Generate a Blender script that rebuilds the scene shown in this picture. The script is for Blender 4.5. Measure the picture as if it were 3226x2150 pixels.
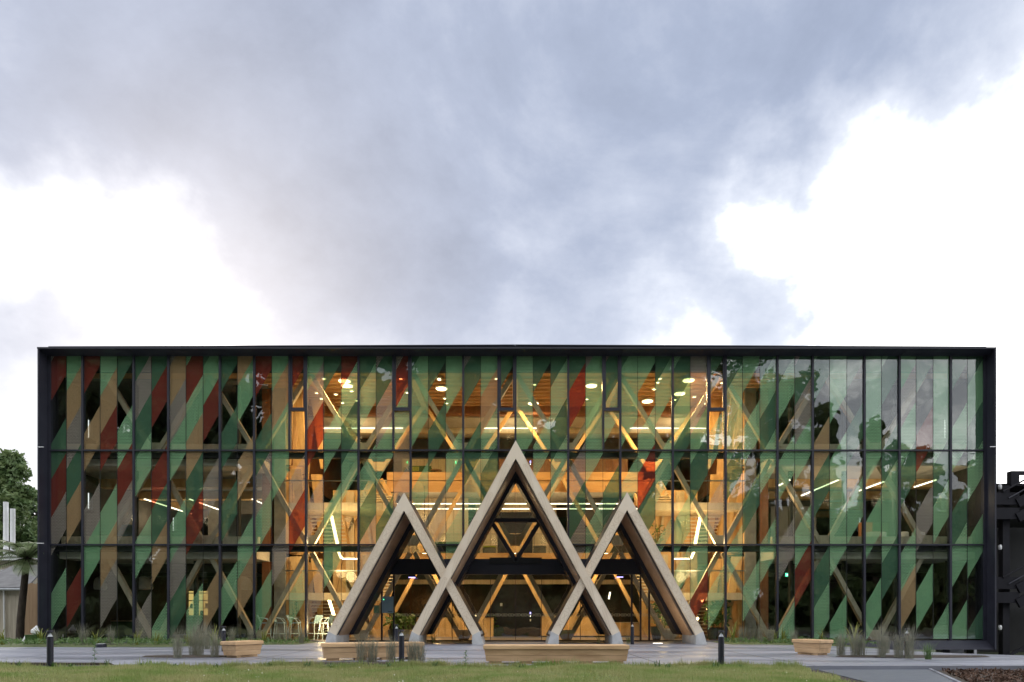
import bpy, math, random
import numpy as np
from mathutils import Vector, Matrix
R = math.radians
random.seed(7)
rng = np.random.default_rng(11)
for o in list(bpy.data.objects):
    bpy.data.objects.remove(o)
scn = bpy.context.scene
col = scn.collection

# ------------------------------------------------------------------ camera
F, VX, VY, CH, CY = 2150.0, 1623.0, 1945.0, 1.13, -29.0   # focal length and vanishing point in photo pixels, eye height, distance
cd = bpy.data.cameras.new('camera')
cam = bpy.data.objects.new('camera', cd)
col.objects.link(cam)
cam.location = (0, CY, CH)
cam.rotation_euler = (R(90), 0, 0)
cd.sensor_width = 36
cd.lens = 36 * F / 3226
cd.shift_x = (1613 - VX) / 3226
cd.shift_y = (VY - 1075) / 3226
cd.clip_end = 3000
scn.camera = cam

# ------------------------------------------------------------------ world
w = bpy.data.worlds.new('World')
scn.world = w
w.use_nodes = True
nt = w.node_tree
for n in list(nt.nodes):
    nt.nodes.remove(n)
def N(t, **k):
    n = nt.nodes.new(t)
    for a, b in k.items():
        setattr(n, a, b)
    return n
def L(a, b):
    nt.links.new(a, b)
SUN_AZ, SUN_EL = R(-24), R(24)       # behind the building, left of its middle
tc = N('ShaderNodeTexCoord')
sky = N('ShaderNodeTexSky', sky_type='NISHITA', sun_disc=False)
sky.sun_elevation = SUN_EL
sky.sun_rotation = SUN_AZ
sky.air_density = 1.0
sky.dust_density = 2.5
skm = N('ShaderNodeVectorMath', operation='SCALE'); skm.inputs['Scale'].default_value = 0.10
L(sky.outputs[0], skm.inputs[0])
n1 = N('ShaderNodeTexNoise'); n1.inputs['Scale'].default_value = 2.6; n1.inputs['Detail'].default_value = 7
n1.inputs['Roughness'].default_value = 0.60; n1.inputs['Distortion'].default_value = 0.35
mp = N('ShaderNodeMapping'); mp.inputs['Scale'].default_value = (1, 1, 1.5); mp.inputs['Location'].default_value = (3.1, 1.7, 0.4)
L(tc.outputs['Generated'], mp.inputs[0]); L(mp.outputs[0], n1.inputs[0])
nw = N('ShaderNodeTexNoise'); nw.inputs['Scale'].default_value = 4.5; nw.inputs['Detail'].default_value = 6; nw.inputs['Roughness'].default_value = 0.55
L(tc.outputs['Generated'], nw.inputs[0])
sub = N('ShaderNodeVectorMath', operation='SUBTRACT'); sub.inputs[1].default_value = (.5, .5, .5)
L(nw.outputs['Color'], sub.inputs[0])
scl = N('ShaderNodeVectorMath', operation='SCALE'); scl.inputs['Scale'].default_value = 0.30
L(sub.outputs[0], scl.inputs[0])
wd = N('ShaderNodeVectorMath', operation='ADD')
L(tc.outputs['Generated'], wd.inputs[0]); L(scl.outputs[0], wd.inputs[1])
def pdir(px, py):
    return Vector(((px - VX) / F, 1, (VY - py) / F)).normalized()
def lobes(lst):
    acc = None
    for px, py, r, amt in lst:
        ds = N('ShaderNodeVectorMath', operation='DISTANCE'); ds.inputs[1].default_value = pdir(px, py)
        L(wd.outputs[0], ds.inputs[0])
        mr = N('ShaderNodeMapRange', interpolation_type='SMOOTHSTEP')
        a = r / F * .78
        mr.inputs['From Min'].default_value = a * 1.75; mr.inputs['From Max'].default_value = a * .3
        mr.inputs['To Min'].default_value = 0; mr.inputs['To Max'].default_value = amt
        L(ds.outputs['Value'], mr.inputs['Value'])
        if acc is None: acc = mr.outputs[0]
        else:
            mx = N('ShaderNodeMath', operation='MAXIMUM'); L(acc, mx.inputs[0]); L(mr.outputs[0], mx.inputs[1]); acc = mx.outputs[0]
    return acc
white = lobes(((-20, 600, 190, .9), (270, 800, 205, .9), (480, 900, 200, 1.0), (640, 1020, 170, 1.0), (-260, 560, 200, .8),
               (3000, 800, 360, .9), (2750, 1000, 200, .85), (3400, 900, 500, 1.0), (2420, 690, 170, .5), (2700, 640, 200, .5), (3150, 560, 220, .45)))
dark = lobes(((1100, 250, 950, .85), (250, 120, 650, .9), (1250, 780, 520, 1.0), (1900, 300, 620, .8), (1850, 850, 330, .75), (950, 1000, 330, .8), (2450, 150, 560, .85), (2950, 130, 520, .72), (2150, 560, 380, .8), (2900, 480, 260, .5), (3400, 100, 500, .6), (2350, 950, 260, .6), (150, 420, 260, .8), (400, -500, 900, .8), (1700, -500, 900, .7), (0, 960, 260, .8), (-300, 950, 420, .75)))
m0 = N('ShaderNodeMapRange'); m0.inputs['From Min'].default_value = .28; m0.inputs['From Max'].default_value = .72; m0.inputs['To Min'].default_value = .62; m0.inputs['To Max'].default_value = 1.06
L(n1.outputs[0], m0.inputs['Value'])
md = N('ShaderNodeMath', operation='MULTIPLY_ADD'); md.inputs[1].default_value = -.66; L(dark, md.inputs[0]); L(m0.outputs[0], md.inputs[2])
m1 = N('ShaderNodeMath', operation='MULTIPLY_ADD'); m1.inputs[1].default_value = .75; L(white, m1.inputs[0]); L(md.outputs[0], m1.inputs[2])
nf = N('ShaderNodeTexNoise'); nf.inputs['Scale'].default_value = 9; nf.inputs['Detail'].default_value = 8; nf.inputs['Roughness'].default_value = .62
L(mp.outputs[0], nf.inputs[0])
mf = N('ShaderNodeMath', operation='MULTIPLY_ADD'); mf.inputs[1].default_value = .42; mf.inputs[2].default_value = -.21; L(nf.outputs[0], mf.inputs[0])
ma2 = N('ShaderNodeMath', operation='ADD'); L(m1.outputs[0], ma2.inputs[0]); L(mf.outputs[0], ma2.inputs[1])
rp = N('ShaderNodeValToRGB')
e = rp.color_ramp.elements
e[0].position = 0; e[0].color = (.19, .222, .30, 1)
e[1].position = 1.0; e[1].color = (2.4, 2.38, 2.35, 1)
for ps, cl in ((.24, (.255, .293, .385)), (.46, (.37, .405, .49)), (.64, (.50, .53, .60)), (.82, (.86, .89, .95))):
    q = e.new(ps); q.color = (*cl, 1)
L(ma2.outputs[0], rp.inputs[0])
mix = N('ShaderNodeMix', data_type='RGBA'); mix.inputs[0].default_value = .94
L(skm.outputs[0], mix.inputs[6]); L(rp.outputs[0], mix.inputs[7])
bg = N('ShaderNodeBackground'); bg.inputs[1].default_value = 1.0
L(mix.outputs[2], bg.inputs[0])
wo = N('ShaderNodeOutputWorld'); L(bg.outputs[0], wo.inputs[0])

sd = bpy.data.lights.new('sun', 'SUN'); sd.energy = 0.9; sd.angle = R(14); sd.color = (1, .93, .82)
so = bpy.data.objects.new('sun', sd); col.objects.link(so)
sv = Vector((math.sin(SUN_AZ) * math.cos(SUN_EL), math.cos(SUN_AZ) * math.cos(SUN_EL), math.sin(SUN_EL)))
so.rotation_euler = sv.to_track_quat('Z', 'Y').to_euler()
so.location = sv * 200
scn.view_settings.view_transform = 'Standard'
scn.view_settings.look = 'None'
scn.view_settings.exposure = 0.78
scn.view_settings.gamma = 1.0
scn.view_settings.use_curve_mapping = False
scn.render.engine = 'CYCLES'
scn.cycles.transparent_max_bounces = 24
scn.cycles.max_bounces = 8

# ------------------------------------------------------------------ helpers
def S(Y): return F / (Y - CY)
def at(px, py, Y):
    s = S(Y)
    return Vector(((px - VX) / s, Y, CH + (VY - py) / s))
def sm(a, b, x):
    t = min(1, max(0, (x - a) / (b - a))); return t * t * (3 - 2 * t)
def gz(X, Y):
    z = .09 * sm(-8, -3, Y) * (1 - sm(9, 14, abs(X)))
    z -= .55 * sm(12, 20, X) * sm(-10, -2.5, Y)
    return z
def onground(px, py):
    s = (py - VY) / CH
    Y = F / s + CY
    X = (px - VX) / s
    return Vector((X, Y, gz(X, Y)))

class MB:
    def __init__(self): self.v = []; self.f = []
    def add(self, vs, fs):
        b = len(self.v); self.v += [tuple(p) for p in vs]; self.f += [tuple(b + i for i in q) for q in fs]; return self
    def box(self, x0, x1, y0, y1, z0, z1):
        return self.add([(x0, y0, z0), (x1, y0, z0), (x1, y1, z0), (x0, y1, z0), (x0, y0, z1), (x1, y0, z1), (x1, y1, z1), (x0, y1, z1)],
                        [(0, 3, 2, 1), (4, 5, 6, 7), (0, 1, 5, 4), (1, 2, 6, 5), (2, 3, 7, 6), (3, 0, 4, 7)])
    def prism(self, poly, y0, y1):          # poly in x,z counter-clockwise seen from -y
        n = len(poly)
        vs = [(x, y0, z) for x, z in poly] + [(x, y1, z) for x, z in poly]
        fs = [tuple(range(n)), tuple(range(2 * n - 1, n - 1, -1))] + [(i, i + n, (i + 1) % n + n, (i + 1) % n) for i in range(n)]
        return self.add(vs, fs)
    def slab(self, poly, z0, z1):           # poly in x,y
        n = len(poly)
        vs = [(x, y, z0) for x, y in poly] + [(x, y, z1) for x, y in poly]
        fs = [tuple(range(n - 1, -1, -1)), tuple(range(n, 2 * n))] + [(i, (i + 1) % n, (i + 1) % n + n, i + n) for i in range(n)]
        return self.add(vs, fs)
    def beam(self, p0, p1, wd, dp, up=(0, 1, 0)):
        p0 = Vector(p0); p1 = Vector(p1); d = (p1 - p0).normalized(); u = Vector(up)
        n = d.cross(u)
        if n.length < 1e-4: n = d.cross(Vector((1, 0, 0)))
        n.normalize(); u = n.cross(d).normalized()
        vs = []
        for p in (p0, p1):
            for a, b in ((-1, -1), (1, -1), (1, 1), (-1, 1)):
                vs.append(p + n * a * wd / 2 + u * b * dp / 2)
        return self.add(vs, [(0, 3, 2, 1), (4, 5, 6, 7), (0, 1, 5, 4), (1, 2, 6, 5), (2, 3, 7, 6), (3, 0, 4, 7)])
    def tube(self, pts, r, n=8, r1=None):
        pts = [Vector(p) for p in pts]; m = len(pts); b = len(self.v)
        for i, p in enumerate(pts):
            d = (pts[min(i + 1, m - 1)] - pts[max(i - 1, 0)]).normalized()
            a = Vector((0, 0, 1)) if abs(d.z) < .9 else Vector((1, 0, 0))
            x = d.cross(a).normalized(); y = d.cross(x)
            rr = r if r1 is None else r + (r1 - r) * i / (m - 1)
            for k in range(n):
                t = 2 * math.pi * k / n
                self.v.append(tuple(p + x * math.cos(t) * rr + y * math.sin(t) * rr))
        for i in range(m - 1):
            for k in range(n):
                k2 = (k + 1) % n
                self.f.append((b + i * n + k, b + i * n + k2, b + (i + 1) * n + k2, b + (i + 1) * n + k))
        self.f.append(tuple(b + k for k in range(n - 1, -1, -1))); self.f.append(tuple(b + (m - 1) * n + k for k in range(n)))
        return self
    def lathe(self, prof, n=16, c=(0, 0, 0)):
        b = len(self.v); m = len(prof)
        for r, z in prof:
            for k in range(n):
                t = 2 * math.pi * k / n
                self.v.append((c[0] + r * math.cos(t), c[1] + r * math.sin(t), c[2] + z))
        for i in range(m - 1):
            for k in range(n):
                k2 = (k + 1) % n
                self.f.append((b + i * n + k, b + i * n + k2, b + (i + 1) * n + k2, b + (i + 1) * n + k))
        self.f.append(tuple(b + k for k in range(n - 1, -1, -1))); self.f.append(tuple(b + (m - 1) * n + k for k in range(n)))
        return self
    def build(self, name, mat, parent=None, smooth=False):
        me = bpy.data.meshes.new(name)
        me.from_pydata(self.v, [], self.f)
        me.materials.append(M[mat])
        if smooth:
            me.polygons.foreach_set('use_smooth', [True] * len(me.polygons))
            try: me.set_sharp_from_angle(angle=R(40))
            except Exception: pass
        o = bpy.data.objects.new(name, me)
        col.objects.link(o)
        if parent: o.parent = parent
        return o
def np_mesh(name, v, f, mat, parent=None):
    me = bpy.data.meshes.new(name)
    v = np.asarray(v, np.float32); f = np.asarray(f, np.int32); k = f.shape[1]
    me.vertices.add(len(v)); me.vertices.foreach_set('co', v.ravel())
    me.loops.add(f.size); me.loops.foreach_set('vertex_index', f.ravel())
    me.polygons.add(len(f)); me.polygons.foreach_set('loop_start', np.arange(0, f.size, k, dtype=np.int32))
    me.update(calc_edges=True)
    me.materials.append(M[mat])
    o = bpy.data.objects.new(name, me); col.objects.link(o)
    if parent: o.parent = parent
    return o
def tag(o, label, cat, group=None, kind=None):
    if label: o['label'] = label
    if cat: o['category'] = cat
    if group: o['group'] = group
    if kind: o['kind'] = kind
    return o
def struct(o): o['kind'] = 'structure'; return o
def thing(name, label, cat, loc=(0, 0, 0), rz=0, group=None):
    o = bpy.data.objects.new(name, None); o.empty_display_size = .2
    col.objects.link(o); o.location = loc; o.rotation_euler = (0, 0, rz)
    return tag(o, label, cat, group)
def dup(root, loc, rz, label=None):
    r = root.copy(); col.objects.link(r); r.location = loc; r.rotation_euler = (0, 0, rz)
    if label: r['label'] = label
    for ch in list(root.children):
        c = ch.copy(); col.objects.link(c); c.parent = r
        for g in ch.children:
            d = g.copy(); col.objects.link(d); d.parent = c
    return r

# ------------------------------------------------------------------ materials
M = {}
def newmat(name):
    m = bpy.data.materials.new(name); m.use_nodes = True
    t = m.node_tree
    for n in list(t.nodes): t.nodes.remove(n)
    out = t.nodes.new('ShaderNodeOutputMaterial'); M[name] = m
    return t, out
def tex_noise(t, scale, detail=4, vec=(1, 1, 1), rough=.55):
    c = t.nodes.new('ShaderNodeTexCoord'); mp = t.nodes.new('ShaderNodeMapping'); mp.inputs['Scale'].default_value = vec
    n = t.nodes.new('ShaderNodeTexNoise'); n.inputs['Scale'].default_value = scale; n.inputs['Detail'].default_value = detail; n.inputs['Roughness'].default_value = rough
    t.links.new(c.outputs['Object'], mp.inputs[0]); t.links.new(mp.outputs[0], n.inputs[0])
    return n.outputs[0]
def ramp(t, fac, stops):
    r = t.nodes.new('ShaderNodeValToRGB'); e = r.color_ramp.elements
    e[0].position, e[0].color = stops[0][0], (*stops[0][1], 1)
    e[1].position, e[1].color = stops[-1][0], (*stops[-1][1], 1)
    for p, c in stops[1:-1]:
        q = e.new(p); q.color = (*c, 1)
    t.links.new(fac, r.inputs[0]); return r.outputs[0]
def pm(name, a, b=None, scale=3, vec=(1, 1, 1), rough=.6, rough2=None, bump=0, bscale=None, metal=0, detail=4, spec=.5, lo=.35, hi=.65, trans=0):
    t, out = newmat(name)
    p = t.nodes.new('ShaderNodeBsdfPrincipled')
    p.inputs['Roughness'].default_value = rough; p.inputs['Metallic'].default_value = metal
    p.inputs['Specular IOR Level'].default_value = spec
    if b is None: b = a
    f = tex_noise(t, scale, detail, vec)
    t.links.new(ramp(t, f, [(lo, a), (hi, b)]), p.inputs['Base Color'])
    if rough2 is not None:
        g = tex_noise(t, scale * .6, 3, vec)
        mr = t.nodes.new('ShaderNodeMapRange'); mr.inputs['From Min'].default_value = .38; mr.inputs['From Max'].default_value = .62
        mr.inputs['To Min'].default_value = rough; mr.inputs['To Max'].default_value = rough2
        t.links.new(g, mr.inputs['Value']); t.links.new(mr.outputs[0], p.inputs['Roughness'])
    if bump:
        bn = t.nodes.new('ShaderNodeBump'); bn.inputs['Strength'].default_value = bump; bn.inputs['Distance'].default_value = .01
        t.links.new(tex_noise(t, bscale or scale * 4, 5, vec), bn.inputs['Height']); t.links.new(bn.outputs[0], p.inputs['Normal'])
    if trans:
        tr = t.nodes.new('ShaderNodeBsdfTranslucent'); mx = t.nodes.new('ShaderNodeMixShader'); mx.inputs[0].default_value = trans
        t.links.new(ramp(t, f, [(lo, a), (hi, b)]), tr.inputs['Color'])
        t.links.new(p.outputs[0], mx.inputs[1]); t.links.new(tr.outputs[0], mx.inputs[2]); t.links.new(mx.outputs[0], out.inputs[0])
    else:
        t.links.new(p.outputs[0], out.inputs[0])
pm('black_metal', (.019, .020, .031), (.027, .028, .041), scale=1.2, rough=.42, rough2=.55, spec=.35)
pm('black_matt', (.008, .008, .010), (.012, .012, .014), rough=.7)
pm('dark_panel', (.011, .011, .015), (.016, .016, .021), scale=1.5, rough=.75, spec=.2)
pm('carved_timber', (.68, .58, .455), (.77, .675, .54), scale=1.1, vec=(1, 1, .4), rough=.62, detail=4)
pm('carving', (.60, .50, .38), (.66, .56, .43), rough=.8)
pm('timber_lining', (.42, .28, .18), (.54, .37, .25), scale=2.5, vec=(1, .3, 1), rough=.5)
pm('brace_timber', (.30, .25, .18), (.40, .33, .24), scale=2, vec=(3, 3, .6), rough=.6, bump=.1)
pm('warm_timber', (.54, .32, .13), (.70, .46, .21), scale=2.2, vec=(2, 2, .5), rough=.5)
pm('ceiling_timber', (.48, .27, .12), (.62, .37, .17), scale=1.2, vec=(.3, 3, 1), rough=.55)
pm('red_timber', (.20, .075, .03), (.28, .11, .045), scale=2, vec=(3, 3, .4), rough=.55)
pm('dark_timber', (.045, .027, .014), (.075, .045, .024), scale=2, vec=(3, 3, .4), rough=.55)
pm('pale_timber', (.50, .40, .26), (.62, .50, .34), scale=2, vec=(4, 4, .4), rough=.55)
pm('gallery_timber', (.50, .27, .10), (.62, .37, .16), scale=1.5, vec=(.4, 2, 4), rough=.45)
pm('bench_timber', (.46, .29, .15), (.64, .43, .24), scale=2.2, vec=(.6, 3, 4), rough=.55, bump=.15, bscale=25)
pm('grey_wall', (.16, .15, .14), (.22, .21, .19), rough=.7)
pm('office_ceiling', (.42, .38, .32), (.50, .46, .40), scale=.8, rough=.8)
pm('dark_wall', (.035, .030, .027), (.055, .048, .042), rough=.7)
pm('dark_carpet', (.04, .04, .045), (.06, .06, .065), rough=.9)
pm('floor_stone', (.12, .11, .10), (.16, .15, .14), rough=.35)
pm('concrete', (.14, .15, .19), (.29, .30, .35), scale=.8, vec=(.3, 1.5, 1), rough=.28, rough2=.62, detail=6, bump=.08, bscale=20)
pm('foot_concrete', (.42, .43, .44), (.54, .55, .56), scale=3, rough=.7, bump=.1)
pm('slate', (.075, .085, .11), (.13, .145, .18), scale=6, vec=(1, 5, 1), rough=.45, bump=.3, bscale=14)
pm('soil', (.028, .021, .016), (.055, .042, .032), scale=14, rough=.95, bump=.6, bscale=40)
pm('bed_cover', (.06, .085, .03), (.12, .14, .055), scale=10, rough=.95, bump=.6, bscale=30)
pm('mulch_chip', (.05, .025, .016), (.13, .075, .05), scale=9, rough=.9)
pm('lawn_soil', (.10, .13, .04), (.16, .165, .07), scale=2.5, rough=.95, bump=.5, bscale=25)
pm('field', (.05, .07, .025), (.08, .10, .04), scale=.15, rough=.95)
pm('grass_blade', (.22, .32, .08), (.42, .40, .19), scale=.9, rough=.6, detail=6, trans=.35)
pm('weed_leaf', (.05, .12, .025), (.09, .17, .04), scale=6, rough=.5, trans=.3)
pm('daisy', (.75, .74, .62), rough=.7)
pm('flax_leaf', (.14, .19, .03), (.30, .30, .07), scale=5, rough=.45, trans=.3)
pm('green_blade', (.08, .16, .045), (.15, .23, .08), scale=5, rough=.5, trans=.3)
pm('tussock', (.20, .21, .155), (.32, .31, .24), scale=4, rough=.7, trans=.25)
pm('leaf_dark', (.022, .045, .014), (.05, .085, .028), scale=.7, rough=.6, trans=.2)
pm('leaf_mid', (.065, .12, .04), (.15, .20, .075), scale=1.1, rough=.6, trans=.25)
pm('fern_leaf', (.15, .22, .09), (.26, .31, .16), scale=3, rough=.6, trans=.3)
pm('house_leaf', (.04, .10, .02), (.10, .18, .04), scale=5, rough=.4, trans=.25)
pm('bark', (.035, .026, .02), (.07, .055, .042), scale=8, vec=(1, 1, .3), rough=.95, bump=.6)
pm('white_paint', (.62, .63, .64), (.72, .73, .74), rough=.5)
pm('grey_paint', (.30, .32, .34), (.40, .42, .44), rough=.6)
pm('beige_board', (.34, .30, .24), (.46, .41, .33), scale=3, vec=(4, 4, .3), rough=.8)
pm('orange_board', (.34, .22, .13), (.42, .28, .17), scale=3, vec=(4, 4, .3), rough=.8)
pm('grey_roof', (.10, .10, .105), (.15, .15, .155), rough=.7)
pm('blue_metal', (.48, .62, .68), (.55, .69, .74), rough=.4)
pm('blue_panel', (.22, .34, .42), (.27, .40, .48), rough=.4)
pm('green_panel', (.10, .26, .20), (.13, .31, .24), rough=.5)
pm('green_fabric', (.03, .075, .03), (.05, .11, .045), rough=.9)
pm('lime_fabric', (.20, .24, .03), (.28, .31, .05), rough=.9)
pm('grey_fabric', (.07, .068, .065), (.11, .105, .10), rough=.9)
pm('orange_fabric', (.42, .16, .06), (.5, .2, .08), rough=.9)
pm('shade_white', (.55, .54, .52), (.62, .61, .58), rough=.6)
pm('pot_dark', (.015, .015, .016), (.03, .03, .03), rough=.4)
pm('pot_pale', (.40, .36, .30), (.48, .44, .37), rough=.7)
pm('steel', (.5, .5, .5), rough=.3, metal=1)
pm('tread', (.62, .52, .38), (.70, .60, .45), rough=.5)
def emis(name, c, s):
    t, out = newmat(name); e = t.nodes.new('ShaderNodeEmission')
    e.inputs[0].default_value = (*c, 1); e.inputs[1].default_value = s
    t.links.new(e.outputs[0], out.inputs[0])
WARM = (1, .62, .26)
emis('lamp_warm', (1, .72, .36), 6)
emis('lamp_strip', (1, .85, .62), 3)
emis('lamp_yellow', (1, .72, .25), .45)
emis('lamp_cool', (1, .92, .78), 4)
emis('exit_sign', (.10, .75, .42), 1.6)
emis('exit_mark', (.9, 1, .95), 1.8)
emis('screen_violet', (.42, .36, 1), 2.2)
emis('led_green', (.1, 1, .35), 2.5)
def schlick(t, r0):
    lw = t.nodes.new('ShaderNodeLayerWeight'); lw.inputs[0].default_value = .5
    pw = t.nodes.new('ShaderNodeMath'); pw.operation = 'POWER'; pw.inputs[1].default_value = 5; t.links.new(lw.outputs['Facing'], pw.inputs[0])
    ma = t.nodes.new('ShaderNodeMath'); ma.operation = 'MULTIPLY_ADD'; ma.inputs[1].default_value = 1 - r0; ma.inputs[2].default_value = r0
    t.links.new(pw.outputs[0], ma.inputs[0]); return ma.outputs[0]
def glass(name, r0, tint, warp=0):
    t, out = newmat(name)
    tr = t.nodes.new('ShaderNodeBsdfTransparent'); tr.inputs[0].default_value = (*tint, 1)
    g = t.nodes.new('ShaderNodeBsdfGlossy'); g.inputs['Roughness'].default_value = 0.0
    mx = t.nodes.new('ShaderNodeMixShader')
    if warp:
        bn = t.nodes.new('ShaderNodeBump'); bn.inputs['Strength'].default_value = 1; bn.inputs['Distance'].default_value = warp
        t.links.new(tex_noise(t, .9, 2), bn.inputs['Height']); t.links.new(bn.outputs[0], g.inputs['Normal'])
    t.links.new(schlick(t, r0), mx.inputs[0]); t.links.new(tr.outputs[0], mx.inputs[1]); t.links.new(g.outputs[0], mx.inputs[2])
    t.links.new(mx.outputs[0], out.inputs[0])
glass('facade_glass', .085, (.94, .97, .95), .008)
glass('clear_glass', .04, (.97, .985, .98))
def band(name, colr, tint, cover, dots=None, rad=.30):
    """colour printed on the glass: an even film, or dots of it with clear glass between"""
    t, out = newmat(name)
    tr = t.nodes.new('ShaderNodeBsdfTransparent'); tr.inputs[0].default_value = (*tint, 1)
    d = t.nodes.new('ShaderNodeBsdfDiffuse'); d.inputs[0].default_value = (*colr, 1)
    mx = t.nodes.new('ShaderNodeMixShader'); mx.inputs[0].default_value = cover
    t.links.new(tr.outputs[0], mx.inputs[1]); t.links.new(d.outputs[0], mx.inputs[2])
    if not dots:
        t.links.new(mx.outputs[0], out.inputs[0]); return
    c = t.nodes.new('ShaderNodeTexCoord'); sp = t.nodes.new('ShaderNodeSeparateXYZ'); t.links.new(c.outputs['Object'], sp.inputs[0])
    def mth(op, a, b=None, cc=None):
        n = t.nodes.new('ShaderNodeMath'); n.operation = op
        for i, x in enumerate((a, b, cc)):
            if x is None: continue
            if isinstance(x, (int, float)): n.inputs[i].default_value = x
            else: t.links.new(x, n.inputs[i])
        return n.outputs[0]
    zz = mth('DIVIDE', sp.outputs['Z'], dots); row = mth('FLOOR', zz)
    xx = mth('ADD', mth('DIVIDE', sp.outputs['X'], dots), mth('MULTIPLY', row, .5))
    fx = mth('SUBTRACT', mth('FRACT', xx), .5); fz = mth('SUBTRACT', mth('FRACT', zz), .5)
    rr = mth('ADD', mth('POWER', mth('ABSOLUTE', fx), 2), mth('POWER', mth('MULTIPLY', mth('ABSOLUTE', fz), .72), 2))
    msk = mth('LESS_THAN', rr, rad * rad)
    cl = t.nodes.new('ShaderNodeBsdfTransparent'); cl.inputs[0].default_value = (1, 1, 1, 1)
    m2 = t.nodes.new('ShaderNodeMixShader'); t.links.new(msk, m2.inputs[0]); t.links.new(cl.outputs[0], m2.inputs[1]); t.links.new(mx.outputs[0], m2.inputs[2])
    t.links.new(m2.outputs[0], out.inputs[0])
band('print_red', (.36, .075, .06), (.82, .26, .17), .48)
band('print_green', (.15, .29, .19), (.42, .60, .43), .46)
band('print_amber', (.78, .48, .27), (.92, .68, .42), .66, .040, .41)
band('print_brown', (.62, .50, .46), (.8, .66, .58), .85, .062, .325)
band('print_dotted_green', (.50, .84, .50), (.7, .9, .66), .85, .062, .325)
band('print_light_green', (.40, .72, .41), (.66, .86, .58), .70, .044, .385)
band('print_motif', (.75, .66, .52), (.8, .75, .7), .8)

# ------------------------------------------------------------------ ground, paths, lawn
def grid_sheet(name, xs, ys, zf, mat, skirt=0):
    mb = MB(); nx, ny = len(xs), len(ys)
    vs = [(x, y, zf(x, y)) for y in ys for x in xs]
    fs = [(j * nx + i, j * nx + i + 1, (j + 1) * nx + i + 1, (j + 1) * nx + i) for j in range(ny - 1) for i in range(nx - 1)]
    mb.add(vs, fs)
    if skirt:
        y = ys[0]
        mb.add([(x, y, zf(x, y)) for x in xs] + [(x, y, zf(x, y) - skirt) for x in xs], [(i + nx, i + 1 + nx, i + 1, i) for i in range(nx - 1)])
    return mb.build(name, mat)
YF = -13.1
lin = lambda a, b, n: [a + (b - a) * i / n for i in range(n + 1)]
struct(grid_sheet('ground', [-900, -300, -100] + lin(-45, 45, 60) + [100, 300, 900], [-900, -300, -100, -40] + lin(-18, 2, 20) + [30, 100, 300, 900],
                  lambda x, y: gz(x, y) - .16, 'field'))
struct(grid_sheet('path', lin(-44, 44, 88), lin(YF, -.05, 30), gz, 'concrete', .15))
pth = bpy.data.objects['path']
for x in lin(-21, 21, 12):
    mb = MB()
    for k in range(12):
        y0, y1 = YF + .02 + k * .8, YF + .02 + (k + 1) * .8
        mb.add([(x - .012, y0, gz(x, y0) + .003), (x + .012, y0, gz(x, y0) + .003), (x + .012, y1, gz(x, y1) + .003), (x - .012, y1, gz(x, y1) + .003)], [(0, 1, 2, 3)])
    mb.build('path_joint', 'soil', pth)
for y in (-10.2, -6.6):
    mb = MB()
    for k in range(44):
        x0, x1 = -22 + k, -21 + k
        mb.add([(x0, y - .012, gz(x0, y) + .003), (x1, y - .012, gz(x1, y) + .003), (x1, y + .012, gz(x1, y) + .003), (x0, y + .012, gz(x0, y) + .003)], [(0, 1, 2, 3)])
    mb.build('path_joint', 'soil', pth)
def lawn_edge(y): return 6.6 + (y - YF) * .16 + .12 * math.sin(y * 3.1)
def lawn_z(x, y): return -.03 + .05 * math.sin(x * .5 + .6) * sm(YF - .1, YF - 1.5, y) + .02 * math.sin(x * 1.9 + y)
mb = MB(); ys = lin(YF - .02, -28, 40); K = 40
vs = [(-45 + (lawn_edge(y) + 45) * (i / K), y, lawn_z(-45 + (lawn_edge(y) + 45) * (i / K), y)) for y in ys for i in range(K + 1)]
mb.add(vs, [((j + 1) * (K + 1) + i, (j + 1) * (K + 1) + i + 1, j * (K + 1) + i + 1, j * (K + 1) + i) for j in range(len(ys) - 1) for i in range(K)])
struct(mb.build('lawn', 'lawn_soil'))
struct(MB().slab([(6.3, -28), (6.5, -17), (7.02, YF - .01), (9.62, YF - .01), (7.9, -17), (7.2, -28)], -.18, -.085).build('slate_paving', 'slate'))
struct(MB().slab([(9.62, YF - .012), (7.9, -17.0), (7.2, -28), (7.25, -28), (7.96, -17.02), (9.69, YF - .012)], -.18, -.06).build('paving_edge', 'concrete'))
struct(MB().slab([(7.26, -28), (7.97, -17), (9.70, YF - .01), (45, YF - .01), (45, -28)], -.2, -.11).build('mulch_bed', 'soil'))
struct(MB().slab([(5.4, -28), (5.9, -17.2), (6.5, YF - .03), (7.01, YF - .02), (6.48, -17), (6.28, -28)], -.2, -.10).build('soil_strip', 'soil'))
# mulch chips
n = 9000
c = np.stack([rng.uniform(7.5, 17, n), rng.uniform(-18.5, YF - .05, n), rng.uniform(-.11, -.07, n)], 1)
c = c[c[:, 0] > 9.9 + (c[:, 1] - YF) * .44]
n = len(c)
def rand_quads(c, l, wd):
    n = len(c)
    a = rng.normal(size=(n, 3)); a /= np.linalg.norm(a, axis=1)[:, None]
    b = rng.normal(size=(n, 3)); b -= a * (a * b).sum(1)[:, None]; b /= np.linalg.norm(b, axis=1)[:, None]
    a = a * np.asarray(l).reshape(-1, 1) * .5; b = b * np.asarray(wd).reshape(-1, 1) * .5
    v = np.stack([c - a - b, c + a - b * .6, c + a * 1.1 + b * .6, c - a + b], 1).reshape(-1, 3)
    return v, np.arange(4 * n).reshape(-1, 4)
v, f = rand_quads(c, rng.uniform(.05, .12, n), rng.uniform(.02, .045, n))
tag(np_mesh('mulch', v, f, 'mulch_chip'), 'brown bark mulch chips beside the slate paving', 'mulch', kind='stuff')
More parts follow.
